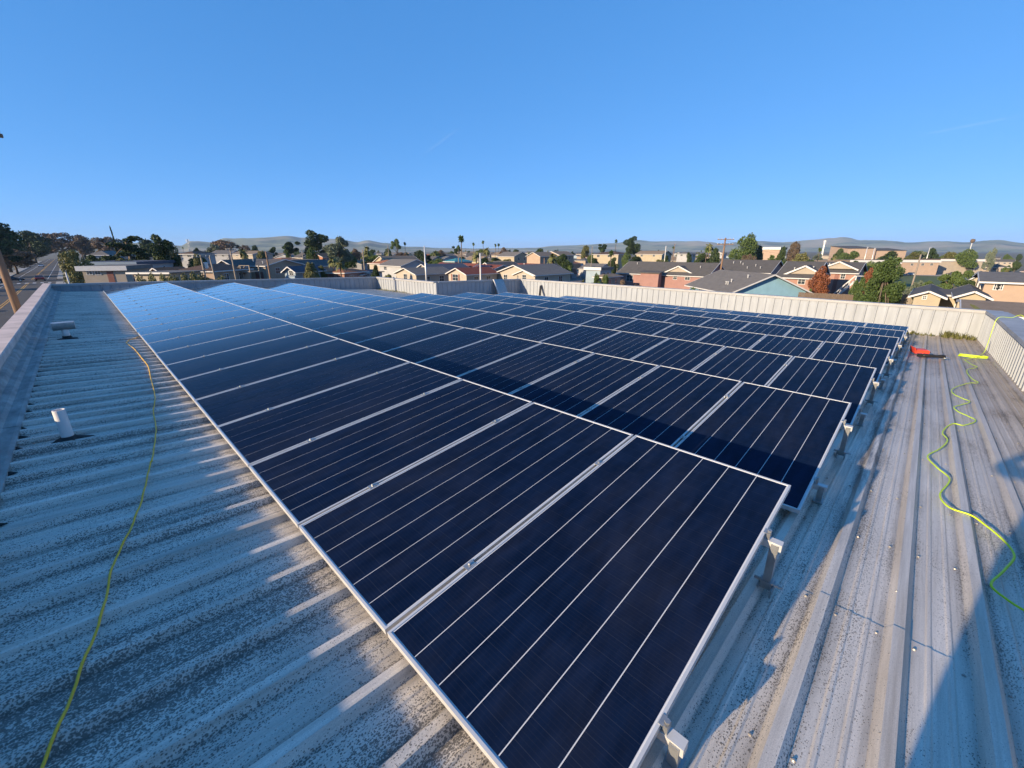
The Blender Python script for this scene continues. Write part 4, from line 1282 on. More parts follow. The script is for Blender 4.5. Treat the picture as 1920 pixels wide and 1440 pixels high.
def rc(n, rx, z0, z1, r0, r1, seed, shape=None, flatten=1.0):
    q = random.Random(seed); out = []
    for i in range(n):
        a = q.uniform(0, 6.283); t = (i + q.random()) / n
        z = z0 + (z1 - z0) * t
        w = shape(t) if shape else 1
        rr = rx * w * q.random() ** 0.5
        k = q.uniform(r0, r1) * (0.55 + 0.45 * w)
        out.append(((rr * math.cos(a), rr * math.sin(a), z), (k, k * q.uniform(0.8, 1.2), k * flatten * q.uniform(0.7, 1.1))))
    return out
dome = lambda t: math.sin(math.pi * (0.25 + 0.65 * t))
cone = lambda t: max(0.08, 1.0 - t) ** 0.8
KINDS = {}
def kind(key, clumps, n, size, leaf, base_r, top, flat=1.0, droop=0.0, lean=0.0):
    KINDS.setdefault(key, []).append((crown_mesh('crown', clumps, n, size, M[leaf], flat, droop), limbs_mesh('trunk', clumps, base_r, top, M['bark'], lean)))
for sd in (1, 2, 3):
    kind('round', rc(15, 0.33, 0.3, 0.84, 0.12, 0.2, sd, dome), 6500, 0.024, 'leafB', 0.022, 0.6)
    kind('dark', rc(16, 0.34, 0.22, 0.86, 0.11, 0.19, sd + 10, dome), 6500, 0.024, 'leafA', 0.024, 0.6)
    kind('euc', rc(17, 0.25, 0.32, 0.9, 0.07, 0.125, sd + 20, lambda t: math.sin(math.pi * (0.2 + 0.65 * t))), 6000, 0.019, 'leafF' if sd == 2 else 'leafA', 0.018, 0.8, droop=0.5, lean=0.04)
for sd in (1, 2):
    kind('cypress', rc(20, 0.36, 0.12, 0.88, 0.08, 0.15, sd + 30, lambda t: 0.95 - 0.55 * t, 0.55), 8000, 0.021, 'leafA', 0.028, 0.85, flat=0.35)
    kind('conifer', rc(22, 0.26, 0.06, 0.95, 0.07, 0.12, sd + 40, cone), 7000, 0.020, 'leafB' if sd == 1 else 'leafA', 0.022, 0.95)
    kind('olive', rc(13, 0.32, 0.25, 0.8, 0.13, 0.21, sd + 50, dome), 6000, 0.023, 'leafC', 0.02, 0.5)
    kind('brown', rc(15, 0.36, 0.3, 0.82, 0.10, 0.18, sd + 60, dome), 5000, 0.022, 'leafE', 0.02, 0.6)
    kind('umbrella', rc(13, 0.42, 0.58, 0.86, 0.10, 0.17, sd + 70, None, 0.5), 6000, 0.023, 'leafA' if sd == 1 else 'leafB', 0.03, 0.62)
    kind('bush', rc(12, 0.40, 0.15, 0.7, 0.16, 0.26, sd + 80, dome), 5000, 0.036, 'leafB' if sd == 1 else 'leafC', 0.02, 0.4)
kind('red', rc(15, 0.24, 0.18, 0.88, 0.10, 0.17, 91, dome), 7000, 0.022, 'leafD', 0.02, 0.6)
kind('bigfir', rc(70, 0.36, 0.04, 0.93, 0.075, 0.13, 92, lambda t: 1 - 0.72 * t), 34000, 0.0135, 'leafB', 0.022, 0.9)
kind('hedge', rc(16, 0.42, 0.2, 0.7, 0.2, 0.3, 93), 6000, 0.04, 'leafC', 0.02, 0.4)
kind('silver', rc(14, 0.36, 0.2, 0.78, 0.12, 0.2, 94, dome), 5600, 0.024, 'leafF', 0.018, 0.5)

def palm_mesh(fan, seed):
    q = random.Random(seed); mb = MB()
    n = 34 if fan else 26
    for i in range(n):
        az = q.uniform(0, 6.283); up = q.uniform(-0.7, 1.2)
        L = (0.085 if fan else 0.19) * q.uniform(0.8, 1.15)
        d = Vector((math.cos(az) * math.cos(up), math.sin(az) * math.cos(up), math.sin(up)))
        sd = Vector((-math.sin(az), math.cos(az), 0))
        pts = []
        for k in range(5):
            t = k / 4
            pts.append(Vector((0, 0, 0.93 if fan else 0.86)) + d * L * t - Vector((0, 0, (0.03 if fan else 0.16) * t * t * math.cos(up))))
        for k in range(4):
            for s in (-1, 1):
                w0, w1 = (0.035 if fan else 0.05) * math.sin(math.pi * (0.1 + 0.2 * k)), (0.035 if fan else 0.05) * math.sin(math.pi * (0.1 + 0.2 * (k + 1)))
                dr = Vector((0, 0, -0.6))
                mb.add([pts[k], pts[k + 1], pts[k + 1] + (sd * s + dr) * w1, pts[k] + (sd * s + dr) * w0], [(0, 1, 2, 3)])
    for i in range(14):      # dry skirt
        az = q.uniform(0, 6.283); mb.add([(0.008 * math.cos(az), 0.008 * math.sin(az), 0.9), (0.03 * math.cos(az), 0.03 * math.sin(az), 0.86), (0.028 * math.cos(az + .5), 0.028 * math.sin(az + .5), 0.83)], [(0, 1, 2)])
    tr = MB(); r = 0.012 if fan else 0.022
    tr.tube([(0, 0, -0.02), (0.008, 0, 0.3), (0.004, 0, 0.6), (0, 0, 0.93 if fan else 0.86)], [r * 1.4, r, r * 0.9, r * 0.9], 7)
    return mb.mesh('crown', M['leafB'] if fan else M['leafC']), tr.mesh('trunk', M['bark'], True)
KINDS['fanpalm'] = [palm_mesh(True, 1), palm_mesh(True, 2)]
KINDS['palm'] = [palm_mesh(False, 3), palm_mesh(False, 4)]

def tree_at(name, x, y, z, H, Wm, key, label, group=None, var=None, rot=None):
    lst = KINDS[key]; cr, tk = lst[(var if var is not None else rng.randrange(99)) % len(lst)]
    t = thing(name, (x, y, z), label, 'bush' if name in ('bush', 'hedge') else 'palm' if 'palm' in name else 'tree', group, rot if rot is not None else rng.uniform(0, 6.28))
    t.scale = (Wm, Wm, H)
    link('trunk', tk, t); link('crown', cr, t)
    return t

NORM = dict(round=0.85, dark=0.85, euc=0.65, cypress=0.95, conifer=0.62, olive=0.9, brown=0.9, umbrella=1.05, bush=1.1, red=0.66, bigfir=0.84, hedge=1.2, silver=0.95, fanpalm=0.17, palm=0.4)
def tree(px, top, wpx, D, key, label, name='tree', group=None, base=None):
    x, y = spot(px, D); z = ground(x, y) if base is None else base
    zt = height(px, top, D)
    d = sight(px, top); per = FPX * (1 + ((px - 960) / 813.0) ** 2) ** 0.5 * 1.05 / D   # pixels per metre across the line of sight
    Wm = wpx / per / NORM[key]
    if key in ('fanpalm', 'palm'): Wm = (zt - z)
    return tree_at(name, x, y, z, (zt - z) / 0.97, Wm, key, label, group)

tree(6, 410, 84, 250, 'dark', 'big dark tree at the left edge over the road')
tree(-28, 386, 110, 205, 'cypress', 'tall cypress whose branch tip pokes in at the left edge')
tree(60, 430, 60, 420, 'dark', 'dark rounded tree at the end of the road left of the pine')
tree(18, 462, 70, 235, 'brown', 'brownish low tree under the dark trees at left')
tree(118, 430, 90, 500, 'brown', 'broad dark dome tree far up the road')
tree(152, 437, 50, 480, 'brown', 'reddish brown tree beside the far dome tree')
tree(135, 458, 52, 110, 'olive', 'olive pine beside the right lane of the road')
tree(202, 438, 60, 380, 'brown', 'dome tree on the skyline behind the big cypress')
tree(240, 436, 105, 150, 'cypress', 'widest dark cypress with spiky top behind the white shops')
tree(219, 427, 9, 152, 'conifer', 'thin spire conifer poking out of the wide cypress')
tree(280, 446, 44, 330, 'dark', 'rounded dark tree right of the wide cypress')
tree(314, 452, 54, 165, 'olive', 'olive green conifer right of the wide cypress')
tree(366, 470, 22, 130, 'olive', 'narrow olive tree between the white house and wooden pole')
tree(420, 446, 78, 340, 'brown', 'wide brown dome tree on the skyline')
tree(459, 455, 24, 330, 'brown', 'smaller brown tree beside the wide dome')
tree(478, 458, 20, 300, 'dark', 'small dark skyline tree left of the cypress pair')
tree(488, 466, 26, 180, 'olive', 'olive tree behind the dark apartment roofs')
tree(510, 460, 20, 220, 'umbrella', 'small flat topped dark tree left of the eucalyptus')
tree(543, 449, 40, 230, 'umbrella', 'flat topped dark cypress left of the eucalyptus')
tree(596, 432, 56, 230, 'euc', 'tall eucalyptus standing highest against the hills')
tree(583, 462, 26, 170, 'round', 'green tree in front of the tall eucalyptus')
tree(578, 486, 32, 90, 'olive', 'dense rounded olive tree beside the small cottage')
tree(600, 492, 22, 97, 'olive', 'second rounded tree behind the dense olive one')
tree(622, 478, 40, 98, 'palm', 'tall feathery palm by the red roofed carport', 'palm_tree')
tree(634, 486, 40, 93, 'palm', 'shorter feathery palm beside the tall one', 'palm_tree')
tree(640, 455, 24, 260, 'dark', 'dark tree right of the tall eucalyptus')
tree(664, 462, 26, 240, 'brown', 'bare brownish tree behind the cottages')
tree(688, 461, 14, 230, 'palm', 'small palm on the rise left of the skyline tree', 'palm_tree')
tree(698, 494, 22, 88, 'dark', 'dark upright shrub beside the white house')
tree(722, 508, 42, 82, 'bush', 'wide grey green bush left of the low cream gable', 'bush')
tree(745, 446, 24, 300, 'umbrella', 'dark skyline tree with bare stems above the white house')
tree(728, 464, 22, 240, 'dark', 'dark tree below the skyline tree')
tree(815, 470, 22, 190, 'palm', 'feathery palm left of the teal shed', 'palm_tree')
tree(826, 466, 26, 230, 'brown', 'bare brown tree above the red roof')
tree(858, 459, 24, 270, 'umbrella', 'flat dark skyline tree above the solar roof')
for i, (px, top) in enumerate(((888, 456), (906, 452), (929, 458), (935, 457), (760, 455), (1262, 462))):
    tree(px, top, 8, 300, 'fanpalm', ['leftmost tall thin fan palm on the skyline left of the white pole', 'tallest thin fan palm on the skyline beside the white pole', 'left one of two fan palms close together on the skyline', 'right one of two fan palms close together on the skyline', 'thin fan palm beside the bare stemmed skyline tree', 'small fan palm behind the pink apartment roof'][i], 'palm_tree')
tree(912, 462, 34, 180, 'palm', 'stout bushy palm right of the white steel pole', 'palm_tree')
tree(945, 461, 22, 300, 'brown', 'reddish skyline tree right of the fan palms')
tree(970, 466, 24, 250, 'dark', 'dark tree above the peach houses')
tree(1012, 464, 24, 260, 'dark', 'dark tree left of the cream double roof house')
tree(1056, 474, 42, 150, 'dark', 'broad dark tree by the street behind the cream houses')
tree(1066, 497, 27, 96, 'round', 'round green tree beside the street')
tree(1046, 503, 26, 100, 'olive', 'olive bush left of the round street tree', 'bush')
tree(1122, 511, 16, 92, 'round', 'left small round tree beside the pink block')
tree(1138, 511, 16, 92, 'round', 'right small round tree beside the pink block')
tree(1096, 520, 10, 90, 'bush', 'tiny bush between the street tree and small trees', 'bush')
tree(1098, 457, 22, 320, 'olive', 'pale skyline palm cluster left of the street')
tree(1130, 455, 26, 310, 'umbrella', 'dark flat tree on the skyline over the street')
tree(1154, 450, 14, 320, 'fanpalm', 'single ragged palm left of the dense eucalyptus', 'palm_tree')
tree(1182, 443, 34, 290, 'euc', 'dense rounded eucalyptus on the skyline over the pink roof')
tree(1178, 471, 20, 180, 'round', 'green tree below the rounded eucalyptus')
tree(1248, 476, 22, 160, 'dark', 'dark bush behind the pink roof ridge', 'bush')
tree(1292, 471, 14, 200, 'dark', 'small dark tree beside the white house')
tree(1330, 455, 28, 240, 'palm', 'cluster palm left of the tall wooden pole', 'palm_tree')
tree(1340, 462, 26, 220, 'dark', 'dark tree below the cluster palm')
tree(1397, 436, 46, 240, 'round', 'biggest round tree on the skyline right of the wooden pole')
tree(1425, 457, 22, 250, 'dark', 'low dark tree leaning on the biggest round tree')
tree(1405, 471, 30, 200, 'brown', 'brown shrubby tree below the biggest round tree')
tree(1466, 459, 24, 180, 'dark', 'dark rounded tree left of the bare pinkish tree')
tree(1490, 447, 30, 230, 'brown', 'bare pinkish tree leaning on the skyline')
tree(1504, 467, 44, 150, 'olive', 'yellow green rounded tree behind the apartment roof')
tree(1548, 499, 34, 84, 'red', 'rust red tree in front of the pink apartments')
tree(1536, 536, 18, 82, 'bush', 'small bush at the foot of the rust red tree', 'bush')
tree(1640, 503, 24, 90, 'red', 'reddish tree behind the big green conifer')
tree(1628, 516, 26, 78, 'round', 'light green shrub left of the big conifer', 'bush')
tree(1672, 487, 102, 62, 'bigfir', 'big bushy green conifer rising over the long parapet')
tree(1740, 519, 46, 84, 'silver', 'silvery shrub right of the big conifer', 'bush')
tree(1766, 525, 46, 78, 'round', 'round green tree above the white car')
tree(1808, 503, 50, 100, 'umbrella', 'umbrella shaped cypress in front of the playing field')
tree(1848, 521, 46, 76, 'dark', 'round dark tree left of the tan house')
tree(1800, 558, 92, 43, 'bush', 'wide low bush in front of the two gabled cream house', 'bush', base=-1.0)
tree(1893, 571, 26, 30, 'palm', 'ragged palm shrub outside the right parapet corner', 'palm_shrub', base=0)
tree(1756, 463, 30, 330, 'dark', 'dark skyline tree right of the light poles')
tree(1786, 468, 34, 320, 'olive', 'olive tree in the row behind the school')
tree(1824, 465, 40, 300, 'round', 'green tree below the water tank')
tree(1862, 459, 18, 330, 'silver', 'pale tall tree right of the water tank')
tree(1715, 468, 26, 320, 'olive', 'olive tree right of the slant roofed hall')
tree(1570, 464, 26, 330, 'dark', 'dark tree left of the slant roofed hall')
tree(1597, 469, 40, 300, 'round', 'green tree in front of the slant roofed hall')
tree(1665, 469, 44, 300, 'dark', 'dark trees mass in front of the hall wing')
tree(1172, 521, 20, 90, 'brown', 'twiggy brown shrub at the corner of the pink block', 'bush')
tree(1200, 530, 26, 78, 'brown', 'low twiggy shrub in front of the pink block', 'bush')
tree(1308, 532, 40, 62, 'bush', 'green bush left of the blue house', 'bush')
for i in range(9):
    tree(258 + i * 17, 513 - 3 * math.sin(i * 1.3), 34, 44 + 1.3 * i, 'hedge', 'leafy hedge bush beyond the far parapet, ' + ['leftmost', 'second from left', 'third from left', 'fourth from left', 'middle one', 'fourth from right', 'third from right', 'second from right', 'rightmost'][i], 'hedge', 'hedge bushes beyond the far parapet', base=2.4)
for i in range(4):
    tree(480 + i * 24, 518, 14, 84, 'bush', 'low garden bush before the tan apartments, ' + ['leftmost', 'second from left', 'third from left', 'rightmost'][i], 'bush', 'low bushes in front of the tan apartments')
# ground bank that carries the hedge
hb = MB(); a, b, c, d = spot(225, 38), spot(420, 50), spot(420, 64), spot(225, 52)
hb.add([(p[0], p[1], zz) for p in (a, b, c, d) for zz in (-0.1, 2.45)], [(1, 3, 5, 7), (0, 2, 3, 1), (2, 4, 5, 3), (4, 6, 7, 5), (6, 0, 1, 7)])
tag(hb.build('bank', M['pave']), kind='structure')

# ================================================================== poles, wires, tanks
def pole(px, top, D, r, label, mat='woodgrey', arms=1, name='utility_pole', arm=2.4, rz=None, xy=None, H=None, lean=0.0):
    x, y = xy or spot(px, D)
    z = ground(x, y); h = H or height(px, top, D) - z
    o = thing(name, (x, y, z), label, 'pole', None, rz if rz is not None else R(20))
    mb = MB(); mb.tube([(0, 0, -0.3), (lean * 0.5, 0, h * 0.5), (lean, 0, h)], [r * 1.15, r, r * 0.8], 10); mb.build('shaft', M[mat], o, True)
    for i in range(arms):
        zz = h - 0.35 - 0.9 * i
        mb = MB(); mb.box(lean - arm / 2, lean + arm / 2, -r - 0.1, -r, zz, zz + 0.13); mb.build('crossarm', M[mat], o)
        for q in (-0.46, -0.25, 0.25, 0.46):
            mb = MB(); mb.lathe([(0.05, 0), (0.07, 0.06), (0.04, 0.12), (0.05, 0.18)], 8, 0, Matrix.Translation((lean + arm * q, -r - 0.05, zz + 0.13))); mb.build('insulator', M['white'], o)
    return o, Vector((x + lean, y, z + h))
tops = {}
_, tops['near'] = pole(0, 0, 0, 0.125, 'leaning brown wooden pole beside the road at the left edge', 'wood', 1, xy=(-2.15, 26.5), H=12.5)
_, tops['a'] = pole(374, 478, 76, 0.14, 'wooden pole with a wide crossarm above the hedge', 'woodgrey', 1)
mb = MB(); mb.lathe([(0.25, 0), (0.28, 0.1), (0.28, 0.8), (0.2, 0.9)], 12, 0, Matrix.Translation((0.42, 0, tops['a'].z - 1.9))); mb.build('transformer', M['alu'], _)
_, tops['b'] = pole(395, 481, 72, 0.12, 'slim leaning pole right of the crossarm pole', 'woodgrey', 0, lean=-0.3)
_, tops['c'] = pole(432, 465, 84, 0.13, 'tall thin pole in front of the tan apartment stairs', 'woodgrey', 1, arm=1.6)
_, tops['d'] = pole(498, 471, 84, 0.15, 'dark wooden pole in front of the second tan apartment', 'wood', 0)
_, tops['e'] = pole(566, 468, 180, 0.16, 'pole with pale crossarm left of the orange house', 'woodgrey', 1)
_, tops['f'] = pole(680, 468, 110, 0.17, 'pale thick pole behind the blue cottage', 'woodgrey', 0)
_, tops['g'] = pole(728, 459, 150, 0.12, 'thin far pole above the white house', 'woodgrey', 0)
pole(796, 461, 74, 0.13, 'grey steel pole standing before the larger cream house', 'alu', 0, name='steel_pole')
pole(900, 475, 66, 0.13, 'thick white steel pole before the red solar roof', 'white', 0, name='steel_pole')
pole(859, 472, 140, 0.14, 'far pole right of the teal shed', 'woodgrey', 1, arm=1.5)
pole(1021, 484, 105, 0.12, 'short brown pole right of the widest cream gable', 'wood', 0)
pole(1110, 462, 150, 0.12, 'thin pole at the side of the street', 'woodgrey', 1, arm=1.5)
pole(1248, 461, 160, 0.16, 'pale lamp post behind the pink roof', 'white', 0, name='lamp_post')
pole(1264, 457, 170, 0.12, 'thin brown pole right of the pale lamp post', 'wood', 1, arm=1.8)
_, tops['h'] = pole(1357, 446, 92, 0.17, 'tall reddish wooden utility pole with wide crossarm between the pink roofs', 'wood', 2, arm=3.0, rz=R(-50))
_, tops['i'] = pole(1729, 477, 120, 0.15, 'plain tan pole beside the playing field', 'woodgrey', 0)
pole(1625, 463, 290, 0.2, 'left light pole in front of the slant roofed hall', 'alu', 1, name='light_pole', arm=1.5)
pole(1639, 465, 290, 0.2, 'right light pole in front of the slant roofed hall', 'alu', 1, name='light_pole', arm=1.5)
pole(1742, 464, 320, 0.2, 'far light pole at the school', 'alu', 1, name='light_pole', arm=1.5)
pole(110, 511, 70, 0.08, 'white globe street lamp beside the road', 'white', 0, name='street_lamp')
def wire(a, b, label, sag=1.2, r=0.014):
    pts = [a.lerp(b, t / 10) - Vector((0, 0, sag * 4 * (t / 10) * (1 - t / 10))) for t in range(11)]
    mb = MB(); mb.tube(pts, r, 4); tag(mb.build('power_line', M['black']), label, 'wire')
for off, w_ in ((0.8, 'upper'), (1.6, 'lower')):
    dz = Vector((0, 0, off))
    wire(tops['a'] - dz, tops['c'] - dz, '%s wire from the crossarm pole to the tall thin pole' % w_)
    wire(tops['c'] - dz, tops['d'] - dz, '%s wire from the tall thin pole to the dark pole' % w_)
    wire(tops['a'] - dz, tops['b'] - dz, '%s drooping wire at the slim leaning pole' % w_, 0.8)
    wire(tops['h'] - dz * 0.6, tops['i'] - dz * 0.3, '%s wire from the reddish utility pole to the field pole' % w_, 1.5)
# masts and the water tank on the skyline
def mast(px, top, D, label, dishes=True):
    x, y = spot(px, D); z = ground(x, y); h = height(px, top, D) - z
    o = thing('radio_mast', (x, y, z), label, 'mast')
    mb = MB()
    for k in range(3):
        a = k * 2.094; w = 0.55
        mb.bar((w * math.cos(a), w * math.sin(a), 0), (0.2 * math.cos(a), 0.2 * math.sin(a), h), 0.14, 0.14)
        for i in range(9):
            t0, t1 = i / 9, (i + 1) / 9; b = a + 2.094
            r0, r1 = w + (0.2 - w) * t0, w + (0.2 - w) * t1
            mb.bar((r0 * math.cos(a), r0 * math.sin(a), h * t0), (r1 * math.cos(b), r1 * math.sin(b), h * t1), 0.07, 0.07)
    mb.build('lattice', M['alu'], o)
    for k in range(6):
        a = k * 1.047; mb = MB(); mb.box(-0.1, 0.1, -0.05, 0.05, h - 1.4, h + 0.1, 0, Matrix.Rotation(a, 4, 'Z') @ Matrix.Translation((0, 0.8, 0))); mb.bar((0, 0, h - 0.8), (math.sin(-a) * 0.8, math.cos(a) * 0.8, h - 0.8), 0.06, 0.06); mb.build('antenna', M['white'], o)
mast(356, 449, 330, 'white radio mast with antennas left of the brown dome tree')
mast(1543, 451, 380, 'pale lattice radio mast left of the slant roofed hall')
x, y = spot(1818, 520)
tk = thing('water_tank', (x, y, -3), 'dark round water tank on a tall stalk at the right skyline', 'water tank')
zt = height(1818, 451, 520) + 3
mb = MB(); mb.lathe([(0.5, 0), (0.35, 2), (0.3, zt - 1.5)], 10); mb.build('stalk', M['alu'], tk)
mb = MB(); mb.lathe([(0.3, zt - 2), (1.1, zt - 1.4), (1.5, zt - 0.4), (1.5, zt + 0.4), (1.1, zt + 1.0), (0.2, zt + 1.3)], 18); mb.build('tank', M['fence'], tk, True)

# ================================================================== vehicles
def car(label, x, y, rz, col, van=False, group=None, z=None):
    o = thing('van' if van else 'car', (x, y, (ground(x, y) + 0.02) if z is None else z), label, 'van' if van else 'car', group, rz)
    paint = plain('car_paint', col, 0.3, 0.1, 0.05, 2)
    w = 0.9
    if van: prof = [(-2.4, 0.35), (2.5, 0.35), (2.5, 0.95), (1.9, 1.15), (1.45, 1.95), (1.2, 2.1), (-2.35, 2.1), (-2.45, 1.9)]
    else: prof = [(-2.2, 0.32), (2.2, 0.32), (2.25, 0.62), (2.0, 0.82), (1.05, 0.93), (-1.5, 0.97), (-2.1, 0.93), (-2.25, 0.6)]
    mb = MB(); mb.prism(prof, 'x', -w, w) if False else mb.prism(prof, 'y', -w, w); b_ = mb.build('body', paint, o)
    bv = b_.modifiers.new('edge', 'BEVEL'); bv.width = 0.09; bv.segments = 2
    if not van:
        cab = [(1.0, 0.93), (0.35, 1.4), (-0.95, 1.43), (-1.6, 0.96)]
        vs = [(x_, -w + 0.05 + (0.16 if z_ > 1.2 else 0), z_) for x_, z_ in cab] + [(x_, w - 0.05 - (0.16 if z_ > 1.2 else 0), z_) for x_, z_ in cab]
        mb = MB(); mb.add(vs, [(0, 1, 2, 3), (7, 6, 5, 4), (0, 4, 5, 1), (1, 5, 6, 2), (2, 6, 7, 3)]); mb.build('windows', M['glass'], o)
        mb = MB(); mb.box(-0.98, 0.38, -0.72, 0.72, 1.40, 1.455); mb.build('roof', paint, o)
    else:
        mb = MB(); mb.box(1.5, 1.85, -0.75, 0.75, 1.2, 1.85, 0, Matrix.Translation((0.12, 0, 0)) @ Matrix.Rotation(0, 4, 'Y')); mb.box(0.4, 1.3, -0.905, 0.905, 1.25, 1.8); mb.build('windows', M['glass'], o)
    for sx in (-1.35, 1.38):
        for sy in (-1, 1):
            mb = MB(); mb.lathe([(0.32, -0.11), (0.33, 0), (0.32, 0.11)], 16, 0, Matrix.Translation((sx, sy * 0.83, 0.33)) @ Matrix.Rotation(R(90), 4, 'X')); wh = mb.build('wheel', M['tyre'], o)
            mb = MB(); mb.lathe([(0.2, -0.12), (0.2, 0.12)], 12, 0, Matrix.Translation((sx, sy * 0.83, 0.33)) @ Matrix.Rotation(R(90), 4, 'X')); mb.build('rim', M['alu'], wh)
    for sy in (-0.62, 0.62):
        mb = MB(); mb.box(2.18, 2.27, sy - 0.18, sy + 0.18, 0.6, 0.74); mb.build('headlight', M['white'], o)
        mb = MB(); mb.box(-2.28, -2.18, sy - 0.18, sy + 0.18, 0.6, 0.76); mb.build('taillight', M['red'], o)
    return o
car('red car at the road junction', roadx(178) + 1.9, 178, R(90), (0.22, 0.04, 0.035))
car('dark car left of the red car at the junction', roadx(186) - 6.2, 172, R(178), (0.03, 0.03, 0.035))
car('black car crossing the road beyond the red one', roadx(190) - 3.0, 176, R(5), (0.025, 0.025, 0.03))
car('pale car far up the road under the trees', roadx(330) - 1.8, 330, R(-90), (0.5, 0.5, 0.5))
car('white car near the left edge of the road', -14.2, 92, R(90), (0.5, 0.5, 0.5))
vx, vy = spot(104, 78); car('white van parked by the globe street lamp', vx, vy, R(170), (0.5, 0.5, 0.5), True)
vx, vy = spot(133, 80); car('pale blue van beside the low shop', vx, vy, R(175), (0.35, 0.42, 0.5), True)
vx, vy = spot(1727, 74); car('white car parked behind the round green tree', vx, vy, R(-60), (0.5, 0.5, 0.5))
vx, vy = spot(1143, 92); car('white car parked at the pink block', vx, vy, R(-50), (0.48, 0.48, 0.48))
for i, (px, D, c_) in enumerate(((1083, 175, (0.4, 0.4, 0.42)), (1097, 190, (0.05, 0.06, 0.09)), (1092, 240, (0.5, 0.5, 0.5)), (745, 150, (0.5, 0.5, 0.5)), (1112, 160, (0.3, 0.05, 0.04)))):
    vx, vy = spot(px, D); car(['silver car parked in the far street', 'dark blue car parked in the far street', 'white car farthest up the street', 'white car parked behind the white house', 'red car parked at the street side'][i], vx, vy, R(40), c_)

# fence of dark boards below the apartments
def fence(label, pa, pb, D, top, mat='fence', bw=0.16):
    A, B = Vector(spot(pa, D)), Vector(spot(pb, D))
    L = (B - A).length; d = (B - A) / L
    z0 = ground(*A); h = height((pa + pb) / 2, top, D) - z0
    o = thing('board_fence', (A.x, A.y, z0), label, 'fence', None, math.atan2(d.y, d.x))
    n = int(L / bw)
    me = MB(); me.box(0.004, bw - 0.006, -0.012, 0.012, -0.1, 1.0); me = me.mesh('board', M[mat])
    for i in range(n):
        b_ = link('board', me, o, (i * bw, 0, 0)); b_.scale.z = h + rng.uniform(-0.03, 0.03)
    mb = MB(); mb.box(0, L, 0.014, 0.06, h * 0.25, h * 0.25 + 0.1); mb.box(0, L, 0.014, 0.06, h * 0.8, h * 0.8 + 0.1); mb.build('rail', M[mat], o)
fence('dark board fence below the pink apartments', 1514, 1622, 66, 551)
fence('pale board fence beside the big conifer', 1708, 1740, 64, 553, 'woodgrey')

# ================================================================== the rest of the town
def far_house_proto(i):
    wall = ['cream', 'white', 'peach', 'beige', 'paleblue', 'yellow', 'tan', 'white'][i]; roof = ['brown', 'grey', 'terracotta', 'dark', 'grey', 'tan', 'dark', 'red'][i]
    kd = ['sg', 'gf', 'hip', 'sg', 'gf', 'sg', 'hip', 'sg'][i]
    two = i in (1, 3, 5)
    o = house_at('town_house', 'x', 'house', 0, 0, 0, 11 + i % 3, 0, 5.4 if two else 2.8, 7.6 if two else 4.6, 9, kd, wall, roof, 0.4, None, 'white', False)
    for xx in (-3.2, 0.2, 3.2):
        window_at(o, Matrix.Translation((xx, 0, 4.1 if two else 1.6)), 1.3, 1.2)
    return o
protos = [far_house_proto(i) for i in range(8)]
plabel = ['small far cream house with brown roof', 'far white two storey gable house', 'far peach house with orange hip roof', 'far beige two storey house with dark roof', 'far pale blue gable house with grey roof', 'far yellow two storey house with tan roof', 'far tan hip roofed house', 'far white house with red roof']
def copy_tree(o, parent=None):
    c = o.copy(); COL.objects.link(c); c.parent = parent
    for ch in list(o.children): copy_tree(ch, c)
    return c
used = set()
taken = []
def free(x, y, r):
    return all((x - a) ** 2 + (y - b) ** 2 > (r + c) ** 2 for a, b, c in taken)
for o in list(COL.objects):
    if o.parent is None and o.get('category') in ('house', 'apartment block', 'school', 'shop', 'hall', 'shed', 'building') and o not in protos and o is not bld:
        taken.append((o.location.x, o.location.y, 11))
q = random.Random(11)
crowd = []
nh = 0
for _ in range(7000):
    px = q.uniform(230, 1900) if nh < 245 else q.uniform(1940, 2900); D = q.choice([q.uniform(125, 210), q.uniform(180, 330), q.uniform(200, 420), q.uniform(330, 700)])
    x, y = spot(px, D)
    if 1600 < px < 1930 and D < 330: continue
    if 1060 < px < 1105 and D < 430: continue
    if px < 300 and D < 200: continue
    if not free(x, y, 4): continue
    taken.append((x, y, 5))
    i = q.randrange(8)
    o = protos[i] if i not in used else copy_tree(protos[i])
    used.add(i)
    o.location = (x, y, ground(x, y) - 0.1); o.rotation_euler = (0, 0, q.choice([R(-90), R(-90), 0, R(-45), R(90)]) + q.uniform(-0.05, 0.05))
    s = q.uniform(0.72, 1.0); o.scale = (s, s, s * q.uniform(0.85, 1.0))
    o['label'] = plabel[i]; crowd.append((px, o, plabel[i]))
    nh += 1
    if nh >= 270: break
for i in range(8):
    if i not in used:
        for ch in list(protos[i].children): bpy.data.objects.remove(ch)
        bpy.data.objects.remove(protos[i])
tl = dict(round='far round green tree', dark='far dark tree', euc='far tall eucalyptus', olive='far olive tree', brown='far brown leafless tree', umbrella='far flat topped tree', fanpalm='far thin fan palm', palm='far feathery palm', conifer='far conifer', bush='far bush')
nt_ = 0
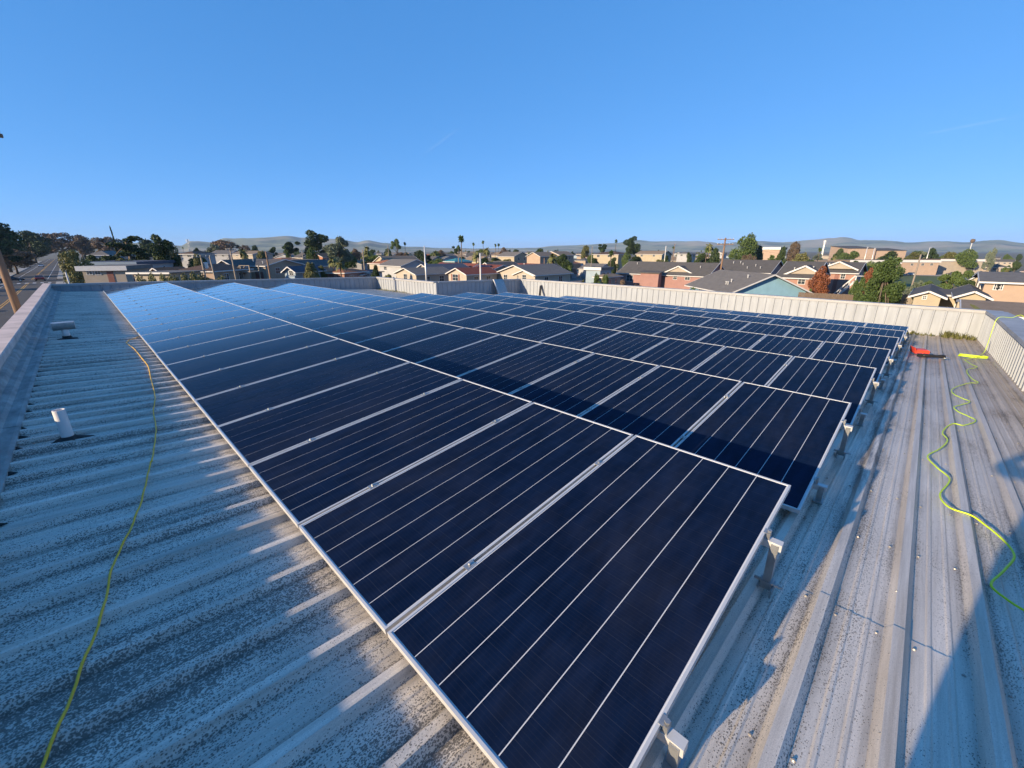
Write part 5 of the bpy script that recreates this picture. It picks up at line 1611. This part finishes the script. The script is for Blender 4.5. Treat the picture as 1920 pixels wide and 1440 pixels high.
for _ in range(1500):
    px = q.uniform(60, 1915) if nt_ < 265 else q.choice([q.uniform(1930, 2900), q.uniform(-500, -60)]); D = q.choice([q.uniform(120, 200), q.uniform(180, 400), q.uniform(350, 800)])
    x, y = spot(px, D)
    if abs(x - roadx(y)) < 11: continue
    if 1690 < px < 1930 and D < 300: continue
    if 1060 < px < 1105 and D < 430: continue
    if not free(x, y, 1.5): continue
    taken.append((x, y, 2))
    key = q.choice(['round', 'dark', 'dark', 'olive', 'olive', 'brown', 'umbrella', 'palm', 'fanpalm', 'conifer', 'bush', 'bush', 'round', 'euc'])
    H = dict(round=7.5, dark=8, euc=10.5, olive=6.5, brown=7, umbrella=8, fanpalm=11.5, palm=8, conifer=8, bush=3.5)[key] * q.uniform(0.7, 1.2)
    Wm = H if key in ('fanpalm', 'palm') else H * q.uniform(0.8, 1.25)
    t_ = tree_at('palm_tree' if 'palm' in key else 'bush' if key == 'bush' else 'town_tree', x, y, ground(x, y), H, Wm, key, tl[key])
    crowd.append((px, t_, tl[key]))
    nt_ += 1
    if nt_ >= 298: break

# cars parked about the far streets
cc = [((0.5, 0.5, 0.5), 'white'), (0.06, 'dark grey'), ((0.28, 0.05, 0.04), 'red'), ((0.35, 0.36, 0.38), 'silver'), ((0.06, 0.09, 0.18), 'blue')]
for i_, (px, D, w_) in enumerate(((668, 118, 'by the flat white shed'), (702, 112, 'under the white house'), (1030, 128, 'beside the pale blue cottage'), (1052, 118, 'by the round street tree'), (1108, 132, 'at the foot of the street'), (1118, 150, 'before the hip roofed cream house'), (470, 92, 'before the open garages'), (1778, 88, 'below the umbrella cypress'), (1612, 250, 'left of the long school building'), (1655, 240, 'before the long school building'), (1720, 272, 'before the second school building'), (1800, 290, 'before the far school block'))):
    cl_, nm_ = cc[i_ % 5]
    vx, vy = spot(px, D); car(nm_ + ' car parked ' + w_, vx, vy, R(20 + 37 * i_), cl_ if isinstance(cl_, tuple) else (cl_,) * 3)
# each of the far crowd is told apart by the landmark it stands over and its order there
SECT = [(0, 300, 'by the shops'), (300, 420, 'over the hedge'), (420, 560, 'over the tan apartments'), (560, 660, 'around the eucalyptus'), (660, 800, 'left of the steel pole'), (800, 900, 'over the red roofs'), (900, 1010, 'over the widest cream gable'), (1010, 1160, 'around the street'), (1160, 1340, 'over the pink block'), (1340, 1470, 'right of the reddish pole'), (1470, 1600, 'over the blue house'), (1600, 1730, 'around the slanted hall'), (1730, 1930, 'behind the field'), (1930, 2950, 'past the right edge'), (-520, 0, 'past the left edge')]
ORD = ['leftmost', 'second', 'third', 'fourth', 'fifth', 'sixth', 'seventh', 'eighth', 'ninth', 'tenth', 'eleventh', 'twelfth']
for lo, hi, ph in SECT:
    by = {}
    for px, o, kl in crowd:
        if lo <= px < hi: by.setdefault(kl, []).append((px, o))
    for kl, lst in by.items():
        lst.sort(key=lambda z_: z_[0])
        for n_, (px, o) in enumerate(lst):
            o['label'] = kl + ' ' + ph if len(lst) == 1 else kl + ' ' + ph + ', ' + (ORD[n_] if n_ < 12 else 'last') + ('' if n_ == 0 else ' from left')
            o['group'] = 'houses of the far town' if o['category'] == 'house' else 'trees of the far town'
